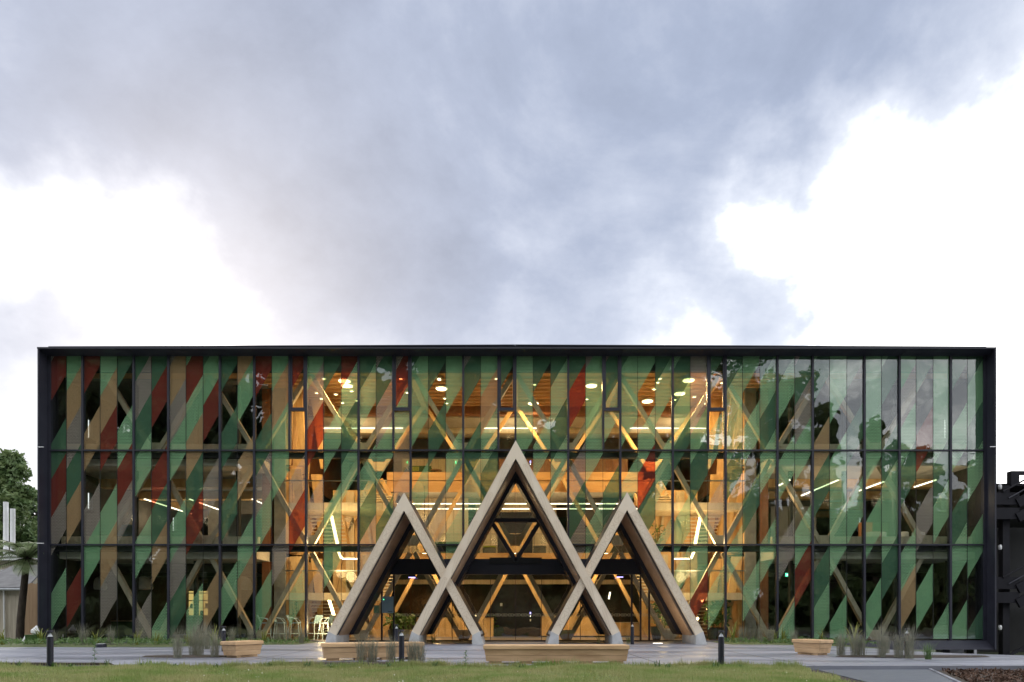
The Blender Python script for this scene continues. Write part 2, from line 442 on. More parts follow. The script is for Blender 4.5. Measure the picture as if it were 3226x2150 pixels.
# planting beds
def bed(name, poly, h, mat):
    mb = MB(); cx = sum(p[0] for p in poly) / len(poly); cy = sum(p[1] for p in poly) / len(poly)
    ring = [(x, y, gz(x, y) + .004) for x, y in poly]; inn = [(cx + (x - cx) * .94, cy + (y - cy) * .8, gz(x, y) + h) for x, y in poly]
    k = len(poly)
    mb.add(ring + inn, [(i, (i + 1) % k, (i + 1) % k + k, i + k) for i in range(k)] + [tuple(range(k, 2 * k))])
    return struct(mb.build(name, mat))
def strip_poly(x0, x1, y0, y1, n=20):
    return [(x0 + (x1 - x0) * i / n, y0 + .12 * math.sin(i * 1.7)) for i in range(n + 1)] + [(x1 + (x0 - x1) * i / n, y1) for i in range(n + 1)]
bed('planting_bed', strip_poly(-24.5, -8.2, -3.3, -.4), .05, 'bed_cover')
bed('planting_bed', strip_poly(8.2, 14.0, -3.2, -.4), .05, 'bed_cover')
def ell(cx, cy, rx, ry, n=26): return [(cx + rx * math.cos(6.283 * i / n), cy + ry * math.sin(6.283 * i / n)) for i in range(n)]
bed('planting_bed', ell(-9.3, -9.6, 1.3, .45), .04, 'soil')
bed('planting_bed', ell(11.3, -9.6, 2.2, .5), .04, 'soil')
bed('planting_bed', ell(-4.0, -12.5, 1.9, .38), .04, 'soil')
bed('planting_bed', ell(-11.6, -12.95, 2.2, .16), .06, 'soil')

# ------------------------------------------------------------------ the building
ZB, Z1, Z2, ZT = .20, 4.205, 8.21, 12.22            # glass sill, first and second floor lines, glass head
ZC = 11.62                                           # top ceiling
BL, BR = at(157, 0, 0).x, at(3101, 0, 0).x          # glass edges
B = thing('office_building', 'three-storey glass-fronted office building with black frame and coloured slanted bands', 'building', (0, 0, 0))
fx = lambda px: (px - VX) / S(0)
main = [157, 262, 423, 532, 694, 802, 965, 1130, 1294, 1459.5, 1624, 1790, 1954, 2119, 2285, 2448, 2559, 2722, 2832, 2993, 3101]
npan = [2, 3, 2, 3, 2] + [3] * 9 + [3, 2, 3, 2, 3, 2]
vents = [(913, 965), (1239.5, 1294), (1570, 1624), (1900, 1954), (2230, 2285)]
PORT = [(-4.24, 5.88), (0.02, 7.84), (4.27, 5.90)]; PM = 1.836
def ptop(X): return max(za - PM * abs(X - xa) for xa, za in PORT)
# picture frame round the glass: four splayed members
FD = -.55; XL, XR = (121 - VX) / S(FD), (3136 - VX) / S(FD)
ZH0, ZH1, ZS1 = 12.22, 12.30, -.22
def splay(name, a, b, c2, d):    # outer edge a-b in front, inner edge c2-d at the glass
    a, b, c2, d = map(Vector, (a, b, c2, d))
    back = Vector((0, .62, 0))
    vs = [a, b, d, c2, a + Vector((0, .9, 0)), b + Vector((0, .9, 0)), d + Vector((0, .35, 0)), c2 + Vector((0, .35, 0))]
    MB().add(vs, [(0, 3, 2, 1), (0, 1, 5, 4), (3, 7, 6, 2), (4, 5, 6, 7), (0, 4, 7, 3), (1, 2, 6, 5)]).build(name, 'black_metal', B)
iL, iR = BL - .06, BR + .06
splay('frame_head', (XL, FD, ZH1), (XR, FD, ZH1), (iL, -.06, ZH0), (iR, -.06, ZH0))
splay('frame_sill', (XR, FD, ZS1), (XL, FD, ZS1), (iR, -.06, ZB - .06), (iL, -.06, ZB - .06))
splay('frame_jamb', (XL, FD, ZS1), (XL, FD, ZH1), (iL, -.06, ZB - .06), (iL, -.06, ZH0))
splay('frame_jamb', (XR, FD, ZH1), (XR, FD, ZS1), (iR, -.06, ZH0), (iR, -.06, ZB - .06))
for x0, x1 in ((XL + .0, XL + .06), (XR - .06, XR)):
    MB().box(x0, x1, FD - .06, FD - .002, ZS1, ZH1).build('frame_edge', 'black_metal', B)
MB().box(XL - .02, XR + .02, FD - .06, FD + .3, ZH1 + .003, ZH1 + .07).build('frame_capping', 'black_metal', B)
# standing seams of the head cladding
for px in (429, 560, 962, 1294, 1624, 1956, 2287, 2560, 2834):
    x = fx(px); MB().beam((x, FD - .004, ZH1 - .0), (x, -.068, ZH0), .018, .012, (1, 0, 0)).build('cladding_seam', 'black_matt', B)
# roof: very low gable edge set back behind the frame
x0, x1 = fx(165), fx(3094)
MB().prism([(x0, 12.38), (x1, 12.38), (x1, 12.50), (0, 12.58), (x0, 12.50)], -.2, 17.9).build('roof', 'black_metal', B)
for a, b in ((x0, -6.1), (-6.1, 0.0), (0, 6.3), (6.3, x1)):
    za = 12.503 + .08 * (1 - abs(a) / abs(x0)); zb = 12.503 + .08 * (1 - abs(b) / abs(x0))
    MB().prism([(a + .005, za), (b - .005, zb), (b - .005, zb + .035), (a + .005, za + .035)], -.26, -.05).build('roof_flashing', 'black_metal', B)
# silver joint clips on the jambs
for xx0, xx1 in ((XL - .02, XL + .27), (XR - .27, XR + .02)):
    for z in ((Z2, Z1) if xx0 < 0 else (Z2 + .01,)):
        MB().box(xx0, xx1, FD - .075, FD - .061, z - .015, z + .015).build('joint_clip', 'white_paint', B)
# mullions, transoms
def mull(px, z0, z1, wd=.085):
    X = fx(px); z0 = max(z0, ptop(X) - .0)
    if z1 - z0 > .1: MB().box(X - wd / 2, X + wd / 2, -.075, .12, z0, z1).build('mullion', 'black_metal', B)
for px in main: mull(px, ZB - .06, ZH0, .085 if 200 < px < 3000 else .12)
for a, b in vents: mull(a, Z2 + .03, ZH0)
def cut(z):
    segs = [(BL, BR)]
    for xa, za in PORT:
        if za > z:
            h = (za - z) / PM; out = []
            for s0, s1 in segs:
                if s1 <= xa - h or s0 >= xa + h: out.append((s0, s1)); continue
                if s0 < xa - h: out.append((s0, xa - h))
                if s1 > xa + h: out.append((xa + h, s1))
            segs = out
    return segs
for z in (Z1, Z2):
    for s0, s1 in cut(z): MB().box(s0, s1, -.080, .10, z - .03, z + .03).build('transom', 'black_metal', B)
for a, b in vents:
    MB().box(fx(a) + .045, fx(b) - .045, -.07, .08, at(0, 1296, 0).z, at(0, 1286, 0).z).build('vent_rail', 'black_metal', B)
    MB().box(fx(a) + .045, fx(a) + .11, -.05, .05, at(0, 1285, 0).z, ZH0).build('vent_stile', 'black_metal', B)
    MB().box(fx(b) - .11, fx(b) - .045, -.05, .05, at(0, 1285, 0).z, ZH0).build('vent_stile', 'black_metal', B)
# black floor-edge beams behind the glass
for z in (Z1, Z2):
    for s0, s1 in cut(z): MB().box(s0, s1, .13, .40, z - .27, z - .035).build('floor_beam', 'black_matt', B)
MB().box(BL, BR, .13, .35, ZC, ZH0 + .1).build('head_beam', 'black_matt', B)

# printed glass: per column a list of (kind, left edge of its lower boundary) read off the photograph
E = 9999
cols = [
 [('B',125),('R',545),('-',1010),('G',1390),('R',1803),('B',2208),('-',2613),('g',3010)],
 [('l',420),('O',845),('B',1255),('G',1653),('O',2063),('-',2578),('R',2963)],
 [('R',460),('-',890),('O',1298),('-',1716),('B',2115),('l',2540)],
 [('g',475),('O',882),('R',1280),('-',1725),('g',2128),('O',2530),('B',2960)],
 [('G',388),('-',850),('g',1255),('R',1655),('B',2060)],
 [('G',335),('B',755),('G',1165),('g',1570),('-',2058),('g',2455),('-',2885),('B',E)],
 [('G',430),('R',815),('-',1290),('R',1692),('G',2105),('O',2498),('-',2968),('g',E)],
 [('B',165),('O',600),('B',1005),('g',1410),('-',1880),('g',2278),('B',2700),('G',3105)],
 [('g',150),('R',560),('g',965),('O',1385),('G',1785),('R',2183),('-',2783),('g',3185)],
 [('G',160),('l',570),('R',965),('-',1420),('B',1840),('-',2623),('O',3025)],
 [('G',440),('-',890),('G',1285),('-',1675),('G',2055),('-',2553),('g',2958)],
 [('O',360),('l',765),('-',1185),('O',1600),('-',2050),('g',2448),('O',2863)],
 [('R',500),('-',965),('G',1355),('B',1790),('g',2180),('-',2650),('l',3040)],
 [('l',420),('O',845),('l',1600),('-',2113),('B',2520)],
 [('R',440),('-',1385),('B',1768),('R',2165),('-',2600),('g',2960)],
 [('g',430),('B',850),('R',1255),('-',1640),('B',2040),('-',2555),('B',2965)],
 [('G',430),('-',900),('g',1300),('-',1720),('l',2550)],
 [('R',400),('g',795),('G',1210),('g',1612)],
 [('G',432),('g',850),('-',1312),('g',1700),('G',2060),('B',2700)],
 [('B',185),('G',592),('B',1030),('g',1430),('-',1860),('G',2300)],
 [('B',235),('R',640),('g',1080),('O',1480),('B',1800)],
 [('G',205),('l',1035),('-',1500),('l',1850)],
 [('G',425),('-',850),('G',1235),('-',1900),('B',2230)],
 [('l',670),('-',1110),('g',1510),('-',1950),('g',2350)],
 [('B',195),('G',600),('-',1065),('G',1450),('g',1960)],
 [('l',485),('O',900),('g',1305),('G',1700)],
 [('G',425)],
 [('g',800),('l',1265)],
 [('G',432),('-',1010),('g',1390)],
 [('G',378),('g',800),('G',1195),('g',1570)],
 [('G',435),('R',840),('-',1290),('B',1700),('G',2050),('B',2450)],
 [('B',185),('l',1010),('g',1420),('-',1900),('g',2300)],
 [('B',165),('G',592),('g',1000),('-',1510),('G',1900)],
 [('G',200),('l',1035),('-',1440),('g',1800)],
 [('l',440),('-',900),('g',1310),('R',1700),('G',2120)],
 [('G',355),('l',785),('-',1190),('g',1640),('-',2080),('g',2250)],
 [('g',205),('G',625),('l',1035),('G',1300),('-',1850),('l',2250),('-',2400),('g',2700)],
 [('B',900),('l',1210),('G',1640),('-',2050),('g',2665),('R',2950)],
 [('G',350),('-',905),('g',1285),('-',1640),('B',2040),('-',2590),('g',3000)],
 [('G',440),('g',850),('l',1250),('G',1620),('-',2170),('g',2510)],
 [('l',440),('-',830),('g',1235),('-',1600),('G',1960),('-',2540),('g',2900)],
 [('G',315),('g',720),('G',1130),('g',1535),('-',2078),('g',2490)],
 [('G',365),('g',760),('-',1210),('g',1625),('-',2095),('B',2490),('-',3003),('g',E)],
 [('B',150),('G',582),('B',1000),('g',1410),('-',1935),('g',2338),('R',2753)],
 [('g',155),('G',565),('-',1010),('O',1412),('G',1810),('-',2398),('G',2783),('g',3190)],
 [('l',775),('-',1170),('l',1570),('g',2428),('-',2913),('l',E)],
 [('G',412),('-',840),('G',1225),('-',1640),('g',2070)],
 [('l',850),('g',1447),('-',1858),('l',2258),('-',2743),('l',3145)],
 [('l',172),('G',575),('-',1065),('G',1450),('g',2278),('G',2668)],
 [('l',440),('B',850),('g',1268),('G',1690),('-',2203),('g',2603),('O',3018)],
 [('G',445),('-',900),('R',1300),('-',1735),('B',2148),('-',2583),('l',2993)],
 [('l',800),('g',1230),('G',1670),('g',2060),('-',2988),('g',E)],
 [('G',445),('-',860),('g',1330),('-',1758),('G',2150),('g',2563),('-',2983),('l',E)],
 [('G',375),('l',820),('G',1240),('g',1620),('-',2033),('l',2438),('-',3008),('G',E)],
]
KIND = {'R': ('red_band', 'print_red'), 'G': ('green_band', 'print_green'), 'O': ('amber_band', 'print_amber'), 'B': ('dotted_brown_band', 'print_brown'),
        'g': ('dotted_green_band', 'print_dotted_green'), 'l': ('light_green_band', 'print_light_green')}
def clip(poly, f):      # keep f(x,z) >= 0
    out = []
    for i in range(len(poly)):
        a, b = poly[i], poly[(i + 1) % len(poly)]; fa, fb = f(*a), f(*b)
        if fa >= 0: out.append(a)
        if (fa >= 0) != (fb >= 0):
            t = fa / (fa - fb); out.append((a[0] + (b[0] - a[0]) * t, a[1] + (b[1] - a[1]) * t))
    return out
def area(p): return abs(sum(p[i][0] * p[(i + 1) % len(p)][1] - p[(i + 1) % len(p)][0] * p[i][1] for i in range(len(p)))) / 2 if len(p) > 2 else 0
rows = [(ZB, Z1), (Z1, Z2), (Z2, ZT)]
ci = 0
for bi in range(20):
    xa, xb = fx(main[bi]), fx(main[bi + 1]); k = npan[bi]
    panes = [MB().box(xa + .03, xb - .03, -.012, 0, z0 + .02, z1 - .02).build('pane', 'facade_glass', B) for z0, z1 in rows]
    for j in range(k):
        cx0, cx1 = xa + (xb - xa) * j / k, xa + (xb - xa) * (j + 1) / k
        if j > 0:
            z0 = max(ZB, ptop(cx0))
            MB().box(cx0 - .007, cx0 + .007, -.014, .012, z0, ZT).build('glass_joint', 'black_matt', B)
        # photo column under this panel
        prev = -900
        for kd, v in cols[ci]:
            if kd != '-':
                zt = CH + (VY - (1110 + prev / 3.409)) / S(0); zb = CH + (VY - (1110 + v / 3.409)) / S(0) if v < E else -9
                wd_ = cx1 - cx0
                zt2, zb2 = zt + wd_ * 1.75, zb + wd_ * 1.75
                for (r0, r1), pn in zip(rows, panes):
                    p = [(cx0 + .004, zb), (cx1 - .004, zb2), (cx1 - .004, zt2), (cx0 + .004, zt)]
                    p = clip(p, lambda x, z: z - r0 - .005); p = clip(p, lambda x, z: r1 - .005 - z) if p else p
                    for pa, pz in PORT:
                        if not p: break
                        sgn = -1 if (cx0 + cx1) / 2 < pa else 1
                        p = clip(p, lambda x, z: sgn * (x - pa) - (pz - z) / PM)
                    if area(p) > .004:
                        MB().add([(x, .006, z) for x, z in p], [tuple(range(len(p)))]).build(KIND[kd][0], KIND[kd][1], pn)
            prev = v
        ci += 1
# motif band printed across the entrance glazing
z = at(0, 1938, 0).z
for i in range(46):
    x = fx(1150 + i * 20.9)
    if ptop(x) < z + .55 or ptop(x) - z < .5: continue
    mb = MB(); h, l, tk = .055, .115, .016
    for (a, b2, c2, d) in ((-l, l, h - tk, h), (-l, l, -h, -h + tk), (-l, -l + tk, -h + tk, h - tk), (l - tk, l, -h + tk, h - tk), (-.06, .06, -.012, .012), (l, l + .05, -.012, .012)):
        mb.add([(x + a, .008, z + c2), (x + b2, .008, z + c2), (x + b2, .008, z + d), (x + a, .008, z + d)], [(0, 1, 2, 3)])
    mb.build('glass_motif', 'print_motif', B)

# structure of the shell
DP = 17.0
MB().box(BL - .05, BL + .12, .92, DP, ZS1 + .3, 4.0).build('side_wall', 'dark_wall', B)
for xs in ((BL - .05, BL + .12), (BR - .12, BR + .05)):
    for z0, z1 in ((4.0, 6.1), (6.9, 9.4), (10.3, 12.4)):
        MB().box(xs[0], xs[1], .92, DP, z0, z1).build('side_wall', 'dark_wall', B)
    for y0, y1 in ((.92, 2.4), (2.75, 6.0), (6.3, 10.2), (10.6, DP)):
        for z0, z1 in ((6.1, 6.9), (9.4, 10.3)):
            MB().box(xs[0], xs[1], y0, y1, z0, z1).build('side_wall', 'dark_wall', B)
    for y0, y1 in ((2.4, 2.75), (6.0, 6.3), (10.2, 10.6)):
        for z0, z1 in ((6.1, 6.9), (9.4, 10.3)):
            MB().box(xs[0] + .07, xs[1] - .07, y0, y1, z0, z1).build('side_pane', 'clear_glass', B)
for a_, b_ in ((BL - .05, BL + .06), (BR - .06, BR + .05)):
    MB().box(a_, b_, .13, .918, ZS1 + .3, 12.28).build('corner_lining', 'black_matt', B)
MB().box(BR - .12, BR + .05, .92, DP, ZS1 + .3, 4.0).build('side_wall', 'dark_wall', B)
# back wall with a few window openings
ops = [(-18.5, -18.2, 9.2, 10.3), (-17.6, -17.4, 9.0, 9.7), (-15.2, -14.0, 9.05, 9.35), (-15.9, -14.3, 2.2, 2.9), (13.6, 14.0, 5.6, 6.1), (15.2, 15.5, 9.4, 10.0), (18.6, 18.9, 5.7, 6.8), (17.0, 17.25, 9.3, 10.5), (18.2, 18.5, 9.2, 10.6)]
xs = sorted({BL, BR} | {a for o in ops for a in o[:2]}); zs = sorted({0., ZH0} | {a for o in ops for a in o[2:]})
mb = MB()
for i in range(len(xs) - 1):
    for j in range(len(zs) - 1):
        cx, cz = (xs[i] + xs[i + 1]) / 2, (zs[j] + zs[j + 1]) / 2
        if not any(o[0] < cx < o[1] and o[2] < cz < o[3] for o in ops):
            mb.box(xs[i], xs[i + 1], DP, DP + .2, zs[j], zs[j + 1])
mb.build('back_wall', 'dark_wall', B)
for o in ops:
    MB().box(o[0], o[1], DP + .08, DP + .1, o[2], o[3]).build('back_pane', 'clear_glass', B)
# floors and ceilings
XC = 11.15                                            # half width of the atrium bay
MB().box(BL + .12, BR - .12, .02, DP, -.25, .12).build('floor_slab', 'floor_stone', B)
MB().box(BL, BR, .36, DP, ZC, ZC + .35).build('ceiling', 'ceiling_timber', B)
for sgn in (-1, 1):
    a, b = (BL + .13, -XC) if sgn < 0 else (XC, BR - .13)
    for z in (Z1, Z2):
        MB().box(a, b, .42, DP, z - .10, z + .02).build('floor_slab', 'dark_carpet', B)
        MB().box(a, b, .42, DP, z - .55, z - .104).build('office_ceiling', 'office_ceiling', B)
        MB().box(a, b, .55, .85, z + .03, z + .42).build('sill_beam', 'brace_timber', B)
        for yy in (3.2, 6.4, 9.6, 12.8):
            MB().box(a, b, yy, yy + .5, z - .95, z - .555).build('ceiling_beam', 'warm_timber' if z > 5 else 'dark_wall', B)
    MB().box(a, b, 1.0, DP, ZC - .12, ZC - .005).build('office_ceiling', 'grey_wall', B)
    # dark columns and a dim core wall
    for xx in ((-19.4, -17.0, -14.3, -12.4) if sgn < 0 else (12.35, 14.75, 17.0, 19.4)):
        MB().tube([(xx, 1.6, .12), (xx, 1.6, ZC)], .11, 10).build('column', 'black_matt', B, True)
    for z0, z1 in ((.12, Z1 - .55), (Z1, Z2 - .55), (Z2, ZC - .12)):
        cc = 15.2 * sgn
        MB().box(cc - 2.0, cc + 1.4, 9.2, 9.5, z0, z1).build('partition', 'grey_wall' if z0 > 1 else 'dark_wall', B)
# atrium ceiling battens and the deep beam behind
for i in range(9):
    y = .75 + i * .52
    MB().box(-XC, XC, y, y + .10, ZC - .12, ZC - .003).build('ceiling_batten', 'ceiling_timber', B)
for x in np.linspace(-8.9, 8.9, 5):
    MB().box(x - .12, x + .12, .4, 4.8, ZC - .22, ZC - .123).build('ceiling_joist', 'warm_timber', B)
MB().box(-XC, XC, 4.85, 5.2, 11.18, ZC - .002).build('gallery_beam', 'red_timber', B)
MB().box(-XC, XC, 5.21, 9.0, 11.12, 11.24).build('gallery_ceiling', 'office_ceiling', B)
MB().box(-XC, XC, 7.0, 7.3, 10.85, 11.115).build('gallery_beam', 'pale_timber', B)
# galleries
for z, ya in ((Z2, 4.9), (Z1, 4.9)):
    xg = 6.35 if z > 5 else 6.0
    MB().box(-xg, xg, ya, DP - .3, z - .42, z).build('gallery_floor', 'office_ceiling', B)
    MB().box(-xg, xg, ya - .14, ya - .005, z - .30, z + .10).build('gallery_edge', 'gallery_timber', B)
    MB().box(-xg, xg, ya - .10, ya + .02, z - .88 if z > 5 else z - .45, z - .305).build('gallery_edge', 'gallery_timber', B)
    MB().box(-xg, xg, ya + .03, ya + .045, z + .11, z + 1.05).build('glass_balustrade', 'clear_glass', B)
    MB().box(-xg, xg, ya + .02, ya + .06, z + 1.05, z + 1.09).build('handrail', 'brace_timber', B)
# gallery back walls in boards, dark openings between
def board_wall(x0, x1, y, z0, z1, mat, wd=.42):
    n = max(1, round((x1 - x0) / wd)); d = (x1 - x0) / n
    for i in range(n):
        MB().box(x0 + i * d + .008, x0 + (i + 1) * d - .008, y, y + .08, z0, z1).build('wall_board', mat, B)
    MB().box(x0, x1, y + .05, y + .2, z0 + .002, z1 - .002).build('wall_backing', 'dark_wall', B)
board_wall(-6.3, -2.6, 9.0, Z1 + .01, Z2 - .45, 'pale_timber')
board_wall(-2.3, 2.4, 10.6, Z1 + .01, Z2 - .45, 'pale_timber')
board_wall(2.9, 6.3, 9.0, Z1 + .01, Z2 - .45, 'dark_wall')
board_wall(-6.3, -1.0, 9.05, Z2 + .01, 10.3, 'pale_timber')
board_wall(-.9, 6.3, 9.1, Z2 + .01, 10.3, 'red_timber')
MB().box(-XC, XC, 9.2, 9.4, 10.3, 11.11).build('bulkhead', 'dark_wall', B)
for a, b, z0, z1 in ((-1.0, 1.0, Z1 + .02, 7.2), ):
    MB().box(a, b, 10.45, 10.58, z0, z1).build('lift_lobby_panel', 'black_metal', B)
MB().box(-11, 11, 11.5, 11.7, .12, Z1 - .45).build('lobby_wall', 'dark_wall', B)
MB().box(-1.25, 1.35, 7.4, 11.45, .12, 3.4).build('lift_core', 'black_metal', B)
MB().box(-6.5, 6.5, 7.2, 7.38, 2.88, 3.12).build('bulkhead_strip', 'pale_timber', B)
MB().box(-6.6, 6.6, 7.39, 7.6, 3.0, Z1 - .43).build('bulkhead', 'dark_wall', B)
MB().box(-6.4, -1.3, 9.4, 9.6, .12, 2.9).build('cafe_back_wall', 'dark_timber', B)
MB().box(1.4, 6.4, 9.4, 9.6, .12, 2.9).build('lobby_back_wall', 'dark_wall', B)
# diagrid braces: row behind the glass and the second row at the galleries
SP = 4.457
def braces(Y, x0, x1, mat, wd, dp, lv):
    for li, (za, zb, off) in enumerate(lv):
        k0 = int((x0) / SP) - 2; k1 = int(x1 / SP) + 2
        for k in range(k0, k1 + 1):
            xb = (k + off) * SP
            for sg in (-1, 1):
                p, q = Vector((xb + sg * .10, Y, za)), Vector((xb + sg * (SP / 2 - .10), Y, zb))
                if min(p.x, q.x) < x0 or max(p.x, q.x) > x1: continue
                MB().beam(p, q, wd, dp).build('brace', mat, B)
            if x0 < xb < x1:
                MB().prism([(xb - .16, za - .02), (xb + .16, za - .02), (xb + .34, za + .42), (xb - .34, za + .42)], Y - dp / 2 + .012, Y + dp / 2 - .012).build('brace_node', mat, B)
braces(.62, BL + .3, BR - .3, 'brace_timber', .19, .22, ((.16, Z1 - .28, .5), (Z1 + .05, Z2 - .28, 0), (Z2 + .05, ZC - .01, .5)))  # grey-brown colour holds the daylight and outdoor shade on this row
braces(4.55, -9.3, 9.3, 'warm_timber', .17, .20, ((.13, Z1 - .3, .5), (Z1 + .12, Z2 - .3, 0), (Z2 + .12, ZC - .2, .5)))  # same diagrid in orange: warm interior light put into the timber colour
# folded timber walls at both ends of the atrium
for sg in (-1, 1):
    zl = [.13, 2.2, Z1, 6.3, Z2, ZC - .02]
    for i in range(7):
        y0 = 2.25 + i * .5
        xo = (10.9 - (i % 2) * .55) * sg; xi = (10.9 - ((i + 1) % 2) * .55) * sg
        t = random.uniform(-.18, .18)
        for (za, zb, tt) in ((.13, Z1 - .3, t), (Z1 - .02, Z2 - .3, -t), (Z2 - .02, ZC - .01, t)):
            vs = [(xo, y0, za), (xi - tt * sg, y0 + .5, za), (xi + tt * sg, y0 + .5, zb), (xo, y0, zb)]
            back = [(x + .06 * sg, y, z) for x, y, z in vs]
            fs = [(0, 1, 2, 3), (7, 6, 5, 4), (0, 4, 5, 1), (1, 5, 6, 2), (2, 6, 7, 3), (3, 7, 4, 0)]
            MB().add(vs + back, fs).build('folded_panel', ('warm_timber', 'red_timber', 'warm_timber', 'pale_timber')[i % 4], B)  # alternating timbers put the fold's lit and shaded sides into the colour
    # tall tapering fins in front of the fold
    for k, (xx, dx) in enumerate(((9.6, .5), (10.05, -.35), (9.2, .3))):
        for za, zb in ((.13, Z1 - .3), (Z1 - .02, Z2 - .3), (Z2 - .02, ZC - .01)):
            xm = xx * sg; d = dx * sg
            MB().prism(sorted_poly := ([(xm - .05, za), (xm + .05, za), (xm + d + .32, zb), (xm + d - .2, zb)] if k != 1 else [(xm - .3, za), (xm + .22, za), (xm + d + .05, zb), (xm + d - .05, zb)]),
                       2.2 + k * .6, 2.32 + k * .6).build('timber_fin', 'warm_timber', B)
    MB().box(min(10.95 * sg, 10.45 * sg), max(10.95 * sg, 10.45 * sg), 2.0, 2.14, .13, ZC - .01).build('grey_fin_wall', 'grey_wall', B)
    MB().box(min(11.5 * sg, 11.15 * sg), max(11.5 * sg, 11.15 * sg), 2.0, DP - .1, .13, ZC - .02).build('atrium_end_wall', 'red_timber', B)
    # stair enclosure wall, landings, flights
    a, b = sorted((9.0 * sg, 6.25 * sg))
    MB().box(a, b, 4.7, 4.85, .13, 7.4).build('stair_wall', 'warm_timber', B)
    a, b = sorted((10.3 * sg, 5.9 * sg))
    MB().box(a, b, 1.5, 3.4, 5.92, 6.25).build('stair_landing', 'pale_timber', B)
    MB().box(a, b, 1.5, 3.4, 1.90, 2.22).build('stair_landing', 'pale_timber', B)
    MB().box(a, b, 1.48, 1.52, 7.20, 7.25).build('handrail', 'steel', B)
    MB().box(a, b, 1.50, 1.515, 6.26, 7.2).build('glass_balustrade', 'clear_glass', B)
    MB().box(a, b, 1.48, 1.52, 3.18, 3.23).build('handrail', 'steel', B)
    MB().box(a, b, 1.50, 1.515, 2.23, 3.18).build('glass_balustrade', 'clear_glass', B)
    for (zA, zB, xc, yA, dy) in ((6.25, 8.2, 6.75, 3.2, .27), (2.22, 4.2, 6.75, 3.2, .27), (4.3, 6.2, 8.9, 4.5, -.13), (.13, 2.1, 8.9, 4.5, -.13)):
        st = MB().beam((xc * sg - .82, yA, zA - .1), (xc * sg - .82, yA + 12 * dy, zB - .1), .06, .28, (0, 0, 1)).build('stair_string', 'warm_timber', B)
        MB().beam((xc * sg + .82, yA, zA - .1), (xc * sg + .82, yA + 12 * dy, zB - .1), .06, .28, (0, 0, 1)).build('stair_string', 'warm_timber', B)
        for i in range(12):
            y = yA + i * dy; zz = zA + (zB - zA) * (i + 1) / 12
            MB().box(xc * sg - .78, xc * sg + .78, min(y, y + dy * 1.1), max(y, y + dy * 1.1), zz - .05, zz).build('tread', 'tread', st)
    # leaning panel edges of the stair wall
    MB().beam((7.05 * sg, 4.5, 4.3), (7.4 * sg, 4.5, 7.3), .10, .12).build('panel_edge', 'pale_timber', B)
    MB().beam((8.9 * sg, 4.5, 2.3), (8.2 * sg, 4.5, 5.8), .2, .12).build('panel_edge', 'warm_timber', B)
    MB().box(min(8.3 * sg, 7.9 * sg), max(8.3 * sg, 7.9 * sg), 4.45, 4.65, .13, 7.3).build('timber_post', 'pale_timber', B)
    MB().box(min(7.5 * sg, 7.15 * sg), max(7.5 * sg, 7.15 * sg), 4.45, 4.65, .13, 4.2).build('timber_post', 'pale_timber', B)
# entrance glazing: black door-head beam, raking frames, sub-mullions
def halfw(i, z): return (PORT[i][1] - z) / PM
zl, zu = at(0, 1811, 0).z, at(0, 1763, 0).z
MB().prism([(PORT[0][0] - halfw(0, zl) + .3, zl), (PORT[2][0] + halfw(2, zl) - .3, zl), (PORT[2][0] + halfw(2, zu) - .3, zu), (PORT[0][0] - halfw(0, zu) + .3, zu)], -.28, -.02).build('door_head_beam', 'black_metal', B)
MB().box(fx(1543), fx(1706), -.34, -.285, zu - .2, zu + .05).build('door_operator', 'black_matt', B)
for px in (1203, 1241, 1425, 1545, 1624.5, 1706, 1828, 1990, 2018, 2045):
    wd = .07 if px in (1203, 1241, 1990, 2018, 2045) else .018
    MB().box(fx(px) - wd / 2, fx(px) + wd / 2, -.05, .05, .13, zl).build('door_stile', 'black_metal', B)
MB().box(PORT[0][0] - 2.9, PORT[2][0] + 2.9, -.06, .06, .10, .16).build('threshold', 'black_metal', B)
p, q, r_ = at(1546, 1640, -.3), at(1704, 1640, -.3), at(1625, 1768, -.3)
MB().beam(p, q, .16, .16).build('black_strut', 'black_metal', B)
MB().beam(p, r_, .17, .14).build('black_strut', 'black_metal', B)
MB().beam(q, r_, .17, .14).build('black_strut', 'black_metal', B)

